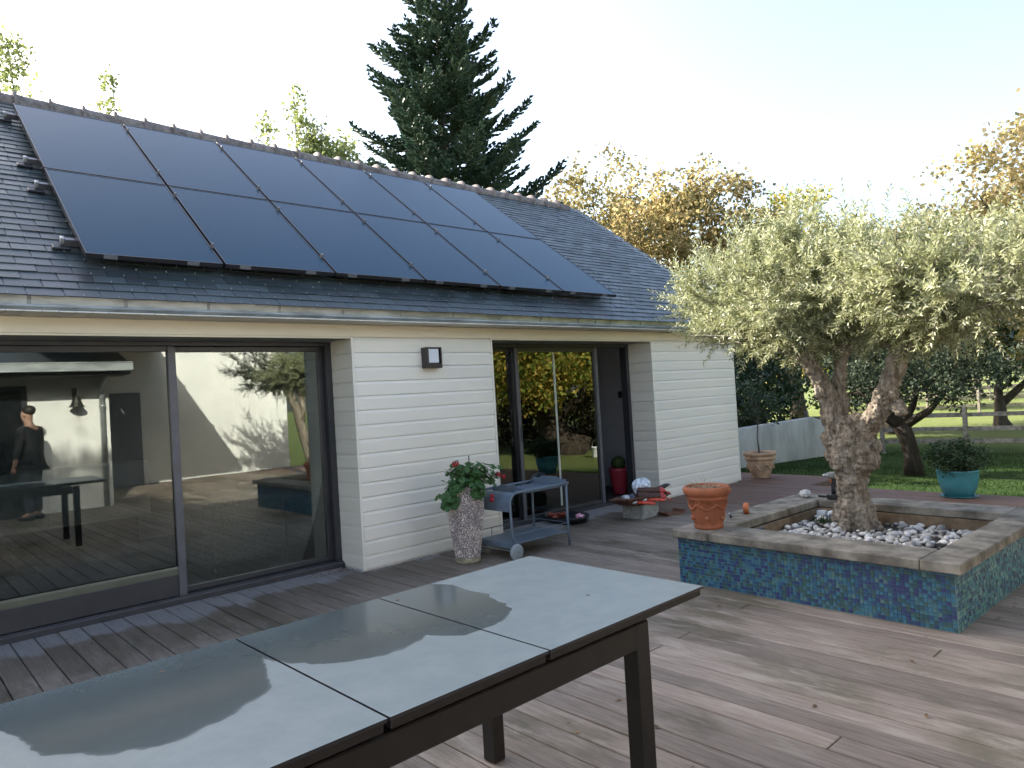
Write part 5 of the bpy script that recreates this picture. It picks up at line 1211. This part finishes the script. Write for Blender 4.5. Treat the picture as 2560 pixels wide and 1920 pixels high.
# ================================================================== FAR WALL, FENCES
gw = root('garden_wall', 'low white rendered garden wall with stained face below the dark hedge', 'wall', (15.5, 8.9, ground_z(15, 9)))
b = MB(); zb_ = ground_z(15, 9)-.15
b.prism([(11.0, zb_), (20.6, zb_-.3), (20.6, .10), (19.3, .40), (11.0, .36)], 8.93, 9.15, axis='Y'); bevel(part('wall_body', b, OLDRENDER, gw, True), .03, 3)
def fence(p0, p1, hts, label, nposts, rail=.055, tall=1.25, gz=None):
    p0 = Vector(p0); p1 = Vector(p1); o = root('wooden_fence', label, 'fence', (p0.x, p0.y, ground_z(p0.x, p0.y)), 'post and rail fences')
    for k in range(nposts):
        t = k/(nposts-1); q = p0.lerp(p1, t); z = ground_z(q.x, q.y); b = MB(); b.bbox((q.x-.05, q.y-.05, z-.2), (q.x+.05, q.y+.05, z+tall), .01); part('post', b, RAILW, o)
    dirv = (p1-p0).normalized(); nv = Vector((-dirv.y, dirv.x, 0))
    for k in range(nposts-1):
        a = p0.lerp(p1, k/(nposts-1)); c = p0.lerp(p1, (k+1)/(nposts-1))
        for h in hts:
            za, zc = ground_z(a.x, a.y)+h, ground_z(c.x, c.y)+h; off = nv*.068
            b = MB(); u_ = dirv*.002; vs = []
            for q, z in ((a+u_, za), (c-u_, zc)):
                for (s_, dz) in ((-.017, -rail), (.017, -rail), (.017, rail), (-.017, rail)): p = q+off+nv*s_; vs.append((p.x, p.y, z+dz+random.uniform(-.008, .008)))
            b.add(vs, [(0, 1, 2, 3), (7, 6, 5, 4), (0, 4, 5, 1), (1, 5, 6, 2), (2, 6, 7, 3), (3, 7, 4, 0)]); part('rail', b, RAILW, o)
fence((20.3, 9.6, 0), (22.0, 2.0, 0), (.36, .68, 1.04), 'weathered post and rail fence just behind the small lawn tree', 5)
fence((37, 16, 0), (41, 2, 0), (.45, .85, 1.25), 'far post and rail fence across the sunlit field', 8, .06, 1.4)
fence((52, 22, 0), (58, 2, 0), (.5, .95, 1.35), 'farthest pale rail fence at the back of the field', 8, .07, 1.5)

# ================================================================== TREES
def conifer(name, label, base, H, Rb, z0f, fmat, bark, seed=1):
    o = root(name, label, 'conifer', base); rr = random.Random(seed)
    tk = MB(); tk.tube([(base[0]+rr.uniform(-.05, .05), base[1]+rr.uniform(-.05, .05), base[2]+H*t) for t in (0, .2, .4, .6, .8, .97)], [.36, .29, .22, .15, .08, .02], 10)
    Ps, Ds, Ls, Ws = [], [], [], []
    z = H*z0f
    while z < H*.985:
        f = 1-(z/H); nb = 10 if f > .15 else 7
        R_ = Rb*min(1.0, (f/(1-z0f*.55))**.80*1.0)+.15
        a0 = rr.uniform(0, 6.28)
        for k in range(nb):
            a = a0+2*math.pi*k/nb+rr.uniform(-.3, .3); L = R_*rr.uniform(.62, 1.12)
            if rr.random() < .10: L *= .55
            droop = rr.uniform(-.10, .20)+(.30*(1-f)); zz = z+rr.uniform(-.2, .2)
            d = Vector((math.cos(a), math.sin(a), 0)); s_ = Vector((base[0], base[1], base[2]+zz)); pts = []
            N = 8
            for i in range(N+1):
                t = i/N; pts.append(s_+d*L*t+Vector((0, 0, L*(droop*t*1.0-.34*math.sin(t*1.9)*(.55+f*.3)+.26*t*t))))
            tk.tube(pts, [max(.008, (.03+.02*f)*(1-i/N)) for i in range(N+1)], 5, cap=False)
            side = Vector((-d.y, d.x, 0)); nt_ = max(6, int(L/.105))
            for i in range(nt_):
                t = .18+.82*(i+rr.random())/nt_; ii = min(int(t*N), N-1); p = pts[ii].lerp(pts[ii+1], t*N-ii); ax = (pts[ii+1]-pts[ii]).normalized()
                tl = L*.36*(1-t*.82)+.14
                for sg in (-1, 1):
                    if rr.random() < .08: continue
                    dd = (ax*rr.uniform(.55, .85)+side*sg*rr.uniform(.6, .95)+Vector((0, 0, rr.uniform(-.12, .22)))).normalized()
                    q = p; m_ = max(2, int(tl/.16))
                    for j in range(m_):
                        Ps.append(q); Ds.append(dd); Ls.append(tl/m_*1.35); Ws.append(.105)
                        if j < m_-1 or True:
                            for s2 in (-1, 1):
                                d2 = (dd*.75+ax*.25*s2+Vector((rr.gauss(0, .25), rr.gauss(0, .25), rr.uniform(-.15, .35)))+dd.cross(Vector((0, 0, 1)))*s2*.6).normalized(); Ps.append(q+dd*tl/m_*.4); Ds.append(d2); Ls.append(rr.uniform(.12, .22)); Ws.append(.085)
                        q = q+dd*tl/m_; dd = (dd+Vector((0, 0, rr.uniform(-.02, .14)))).normalized()
        z += H*.029+rr.uniform(0, .16)
    part('trunk', tk, bark, o, True)
    P = np.array([tuple(p) for p in Ps]); D = np.array([tuple(d) for d in Ds]); L = np.array(Ls); W = np.array(Ws)
    Q = np.concatenate([leaf_quads(P, D, L, W), leaf_quads(P, D, L, W)])
    part('crown', quads('crown', Q-np.array(base), fmat), None, o); return o
conifer('fir_tree', 'tall dark blue-green fir rising behind the roof ridge', (16.05, 20.5, -.6), 18.4, 6.1, .10, FIR, MATS['dark bark'], 5)

def TREE(*a, **k): return broad_tree(*a, **k)
OB = (23.6, 15.2, ground_z(23, 15))
TREE('oak_tree', 'russet and gold autumn oak standing behind the right end of the roof', 'tree', OB, 5.2, .42,
     [(23.4, 15.4, 7.0, 2.9, 2.9, 2.6), (22.0, 16.6, 6.4, 2.0, 2.0, 1.8), (24.9, 13.9, 6.6, 1.9, 1.9, 1.8), (23.6, 15.0, 8.6, 1.8, 1.8, 1.4), (22.6, 16.4, 4.8, 1.6, 1.6, 1.3), (24.9, 13.2, 5.2, 1.5, 1.5, 1.2)], 330, 62, .17, OAK, MATS['dark bark'], .50, nl=16, shell=.35)
TREE('oak_tree', 'pale olive-gold thin-leaved tree between the fir and the russet oak', 'tree', (25.9, 22.0, -.7), 8.0, .34,
     [(25.9, 22.0, 10.2, 2.4, 2.4, 2.6), (27.4, 20.6, 8.6, 1.9, 1.9, 1.8), (24.0, 23.6, 8.3, 2.2, 2.2, 1.8)], 210, 46, .19, OAK2, MATS['dark bark'], .6, nl=14, shell=.3)
TREE('oak_tree', 'dark half-bare tree showing between the russet oak and the olive crown', 'tree', (28.9, 13.9, -.75), 6.5, .36,
     [(28.9, 13.9, 7.9, 2.0, 2.0, 1.5), (30.3, 12.2, 7.0, 1.8, 1.8, 1.2), (27.6, 15.4, 6.6, 1.9, 1.9, 1.6), (29.5, 13.5, 5.5, 2.2, 2.2, 1.2)], 120, 46, .19, OAKM, MATS['dark bark'], .55, nl=16, shell=.2)
TREE('oak_tree', 'tall golden autumn tree behind the olive at the right edge', 'tree', (24.0, 4.0, -.75), 5.0, .40,
     [(24.0, 4.6, 5.6, 2.4, 2.4, 2.2), (24.4, 2.6, 7.2, 2.6, 2.6, 2.6), (23.8, 5.9, 4.4, 1.7, 1.7, 1.5), (24.8, 2.0, 4.2, 2.2, 2.2, 1.6), (23.8, 7.0, 5.0, 1.5, 1.5, 1.3)], 520, 70, .14, GOLD, MATS['dark bark'], .5, nl=14, shell=.35)
TREE('oak_tree', 'low orange-leaved tree at the right edge beyond the fences', 'tree', (29.8, 7.0, -.75), 2.2, .25,
     [(29.8, 7.0, 2.55, 1.7, 1.7, 1.0), (31.0, 4.4, 2.3, 1.9, 1.9, 1.1)], 110, 50, .15, OAK, MATS['dark bark'], .4, nl=8, shell=.3)
TREE('ash_tree', 'sunlit green tree cut by the top left edge of the picture', 'tree', (2.9, 24.0, -.5), 9.0, .25,
     [(2.9, 24.2, 11.5, 1.0, 1.0, 1.35), (2.0, 24.4, 9.8, 1.4, 1.4, 1.5), (3.9, 24.0, 9.7, 1.0, 1.0, .8)], 130, 40, .14, YGREEN, MATS['grey bark'], .4, nl=10)
for (bx, by, top, sp, lab, nc) in ((4.09, 16.5, 8.7, .16, 'single pale leafy shoot rising above the ridge at far left', 22), (6.6, 14.5, 7.8, .22, 'sparse pale shoots above the ridge, left of the yellow-green bush', 14),
                          (7.55, 14.1, 7.55, .50, 'yellow-green bushy tree beside the fir, just above the ridge', 95), (7.25, 14.25, 8.5, .16, 'slender pale shoot standing above the yellow-green bush', 20), (8.1, 13.8, 7.2, .42, 'yellow-green young tree partly hidden by the fir', 60)):
    o = root('bamboo_clump', lab, 'bamboo', (bx, by, -.45), 'pale young growth behind the roof')
    b = MB(); cs = []
    for k in range(max(2, nc//12)):
        a = rng.normal(size=2)*sp*.5; b.tube([(bx+a[0]*.3, by+a[1]*.3, -.45), (bx+a[0]*.7, by+a[1]*.7, top*.6), (bx+a[0], by+a[1], top-.1*abs(a[0]))], [.03, .02, .006], 6)
    for _ in range(nc): q = random.random(); cs.append((bx+random.gauss(0, sp*.55*(1.2-q*.8)), by+random.gauss(0, sp*.55*(1.2-q*.8)), top-(1-q)*1.7 if nc > 30 else top-(1-q)*1.2))
    cs = np.array(cs); part('stems', b, MATS['grey bark'], o); part('crown', quads('crown', clump_leaves(cs, np.full(len(cs), .16 if nc < 30 else .26), 13 if nc < 30 else 26, .10, 1.2)-np.array((bx, by, -.45)), YGREEN), None, o)
# dark evergreens behind the white wall
for i, (x_, y_, r_, h_, lab) in enumerate(((11.6, 10.4, 1.3, 3.2, 'dark evergreen bush hidden behind the house corner, above the white wall'), (13.6, 10.6, 1.7, 4.0, 'dark evergreen bush right of the house corner above the white wall'), (15.8, 10.8, 1.8, 4.2, 'dark evergreen bush left of the olive trunk above the white wall'), (18.2, 11.2, 2.1, 4.6, 'dark evergreen bush behind the olive trunk, right end of the hedge'), (21.0, 12.4, 2.0, 4.2, 'tall dark shrub beyond the end of the white wall'))):
    g_ = ground_z(x_, y_); TREE('evergreen_bush', lab, 'bush', (x_, y_, g_), h_*.5, .10, [(x_, y_, g_+h_*.52, r_, r_*.9, h_*.5), (x_+.5, y_-.4, g_+h_*.4, r_*.8, r_*.8, h_*.38)], 190, 75, .10, EVERG, MATS['dark bark'], .32, group='evergreen bushes behind the white wall', shell=.45, nl=8)
# trees left of the picture whose shade lies over the near end of the table
for (x_, y_, lab) in ((-4.6, 17.0, 'green tree behind the house, out of the picture on the left'), (-10.5, 18.0, 'second green tree behind the house, farther out of the picture on the left')):
    TREE('ash_tree', lab, 'tree', (x_, y_, -.5), 5.5, .3, [(x_, y_, 8.0, 2.9, 2.9, 3.4), (x_, y_, 6.0, 3.2, 3.2, 2.6)], 800, 60, .27, YGREEN, MATS['grey bark'], .6, nl=10, shell=.1)
# small grey tree on the lawn, right of the olive
LB = (15.2, 5.1, ground_z(15.2, 5.1))
o = root('small_olive', 'small dark tree with forked grey trunk on the lawn right of the olive', 'tree', LB)
b = MB(); z = LB[2]
b.tube([(15.2, 5.1, z-.05), (15.2, 5.12, z+.4), (15.15, 5.18, z+.75), (15.1, 5.25, z+1.0)], [.19, .15, .15, .17], 12, jit=.08)
ends = []
for (dx, dy, dz) in ((-.1, .75, 1.75), (.1, .35, 1.95), (.0, .05, 1.7), (.1, -.35, 1.85), (0, -.8, 1.6)):
    e = (15.1+dx, 5.25+dy, z+dz); ends.append(e); b.tube([(15.1, 5.25, z+.95), (15.1+dx*.5, 5.25+dy*.65, z+1.0+(dz-1)*.45), e], [.10, .065, .035], 8, jit=.06)
cs = crown_centres([(15.3, 5.6, z+2.15, 1.5, 1.6, .75), (15.2, 4.4, z+2.0, 1.3, 1.3, .6), (15.3, 6.2, z+1.75, 1.1, 1.0, .6)], 230, .25)
for c in cs[::5]: b.tube([random.choice(ends), tuple(c)], [.018, .004], 5, cap=False)
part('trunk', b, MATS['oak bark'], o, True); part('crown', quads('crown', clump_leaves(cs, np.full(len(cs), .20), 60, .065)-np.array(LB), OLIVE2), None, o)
# darker trees closing the view beyond the fences
for (x_, y_, r_, h_, m_, lab) in ((28, 10.0, 3.0, 6.4, EVERG, 'broad dark tree beyond the near fence, behind the olive trunk'), (45, 17, 4.0, 8.0, OAKM, 'distant green-gold tree at the far side of the field'), (62, 16, 5, 9.5, OAK2, 'distant pale gold tree past the farthest fence'), (64, 8, 5, 9.0, OAKM, 'distant green tree past the farthest fence'), (66, 0, 5, 9.5, OAK, 'distant orange tree past the farthest fence'), (58, 25, 5, 9, OAKM, 'distant green tree behind the field, left of the others')):
    g_ = -.76; TREE('field_tree', lab, 'tree', (x_, y_, g_), h_*.5, .3, [(x_, y_, g_+h_*.62, r_, r_, h_*.36), (x_-.6, y_+r_*.6, g_+h_*.5, r_*.8, r_*.8, h_*.3), (x_+.6, y_-r_*.6, g_+h_*.5, r_*.8, r_*.8, h_*.3)], 130, 46, .22 if x_ < 40 else .36, m_, MATS['dark bark'], .55 if x_ < 40 else .9, shell=.4, nl=10, group='trees round the field')
# big leaning oak on the other side of the lawn (mirrored in the door)
KB_ = (18.1, -4.6, ground_z(18, -4.6))
TREE('oak_tree', 'huge leaning oak with turning leaves across the lawn, mirrored in the sliding door', 'tree', KB_, 2.4, .62,
     [(16.6, -6.0, 5.4, 4.4, 4.4, 2.6), (18.9, -3.2, 4.8, 2.6, 2.6, 1.9), (15.0, -7.2, 3.6, 2.6, 2.6, 1.7), (17.6, -5.2, 3.0, 2.2, 2.2, 1.0), (20.0, -2.6, 3.0, 1.8, 1.8, 1.3), (15.4, -4.6, 2.6, 1.9, 1.9, .9), (17.2, -3.4, 2.6, 2.2, 2.2, 1.1), (16.0, -4.4, 1.9, 1.6, 1.6, .8), (18.9, -2.4, 2.0, 1.5, 1.5, .9)], 900, 60, .15, OAKM, MATS['oak bark'], .5, lean=(-1.2, -1.2), nl=12, shell=.4)
for (x_, y_, lab) in ((26, -11, 'green-gold tree behind the leaning oak, mirrored in the door'), (31, -6, 'second green-gold tree behind the leaning oak, farther right'), (22, -17, 'third green-gold tree behind the leaning oak, farthest back')):
    TREE('field_tree', lab, 'tree', (x_, y_, -.6), 4.5, .35, [(x_, y_, 5.2, 4.2, 4.2, 3.6), (x_-1.5, y_+2, 3.4, 3, 3, 2.2)], 200, 50, .24, OAKM, MATS['dark bark'], .7, nl=10, group='trees round the field')
for (x_, y_, lab) in ((22.5, -8.5, 'brown-green thicket behind the leaning oak trunk, mirrored in the door'), (26.0, -4.5, 'brown-green thicket right of the leaning oak, mirrored in the door'), (20.0, -12.5, 'brown-green thicket left of the leaning oak, mirrored in the door')):
    TREE('thicket', lab, 'bush', (x_, y_, -.7), 1.2, .08, [(x_, y_, .3, 2.8, 2.8, 1.3)], 120, 50, .16, M_TH, MATS['dark bark'], .4, nl=8, group='thickets behind the leaning oak')
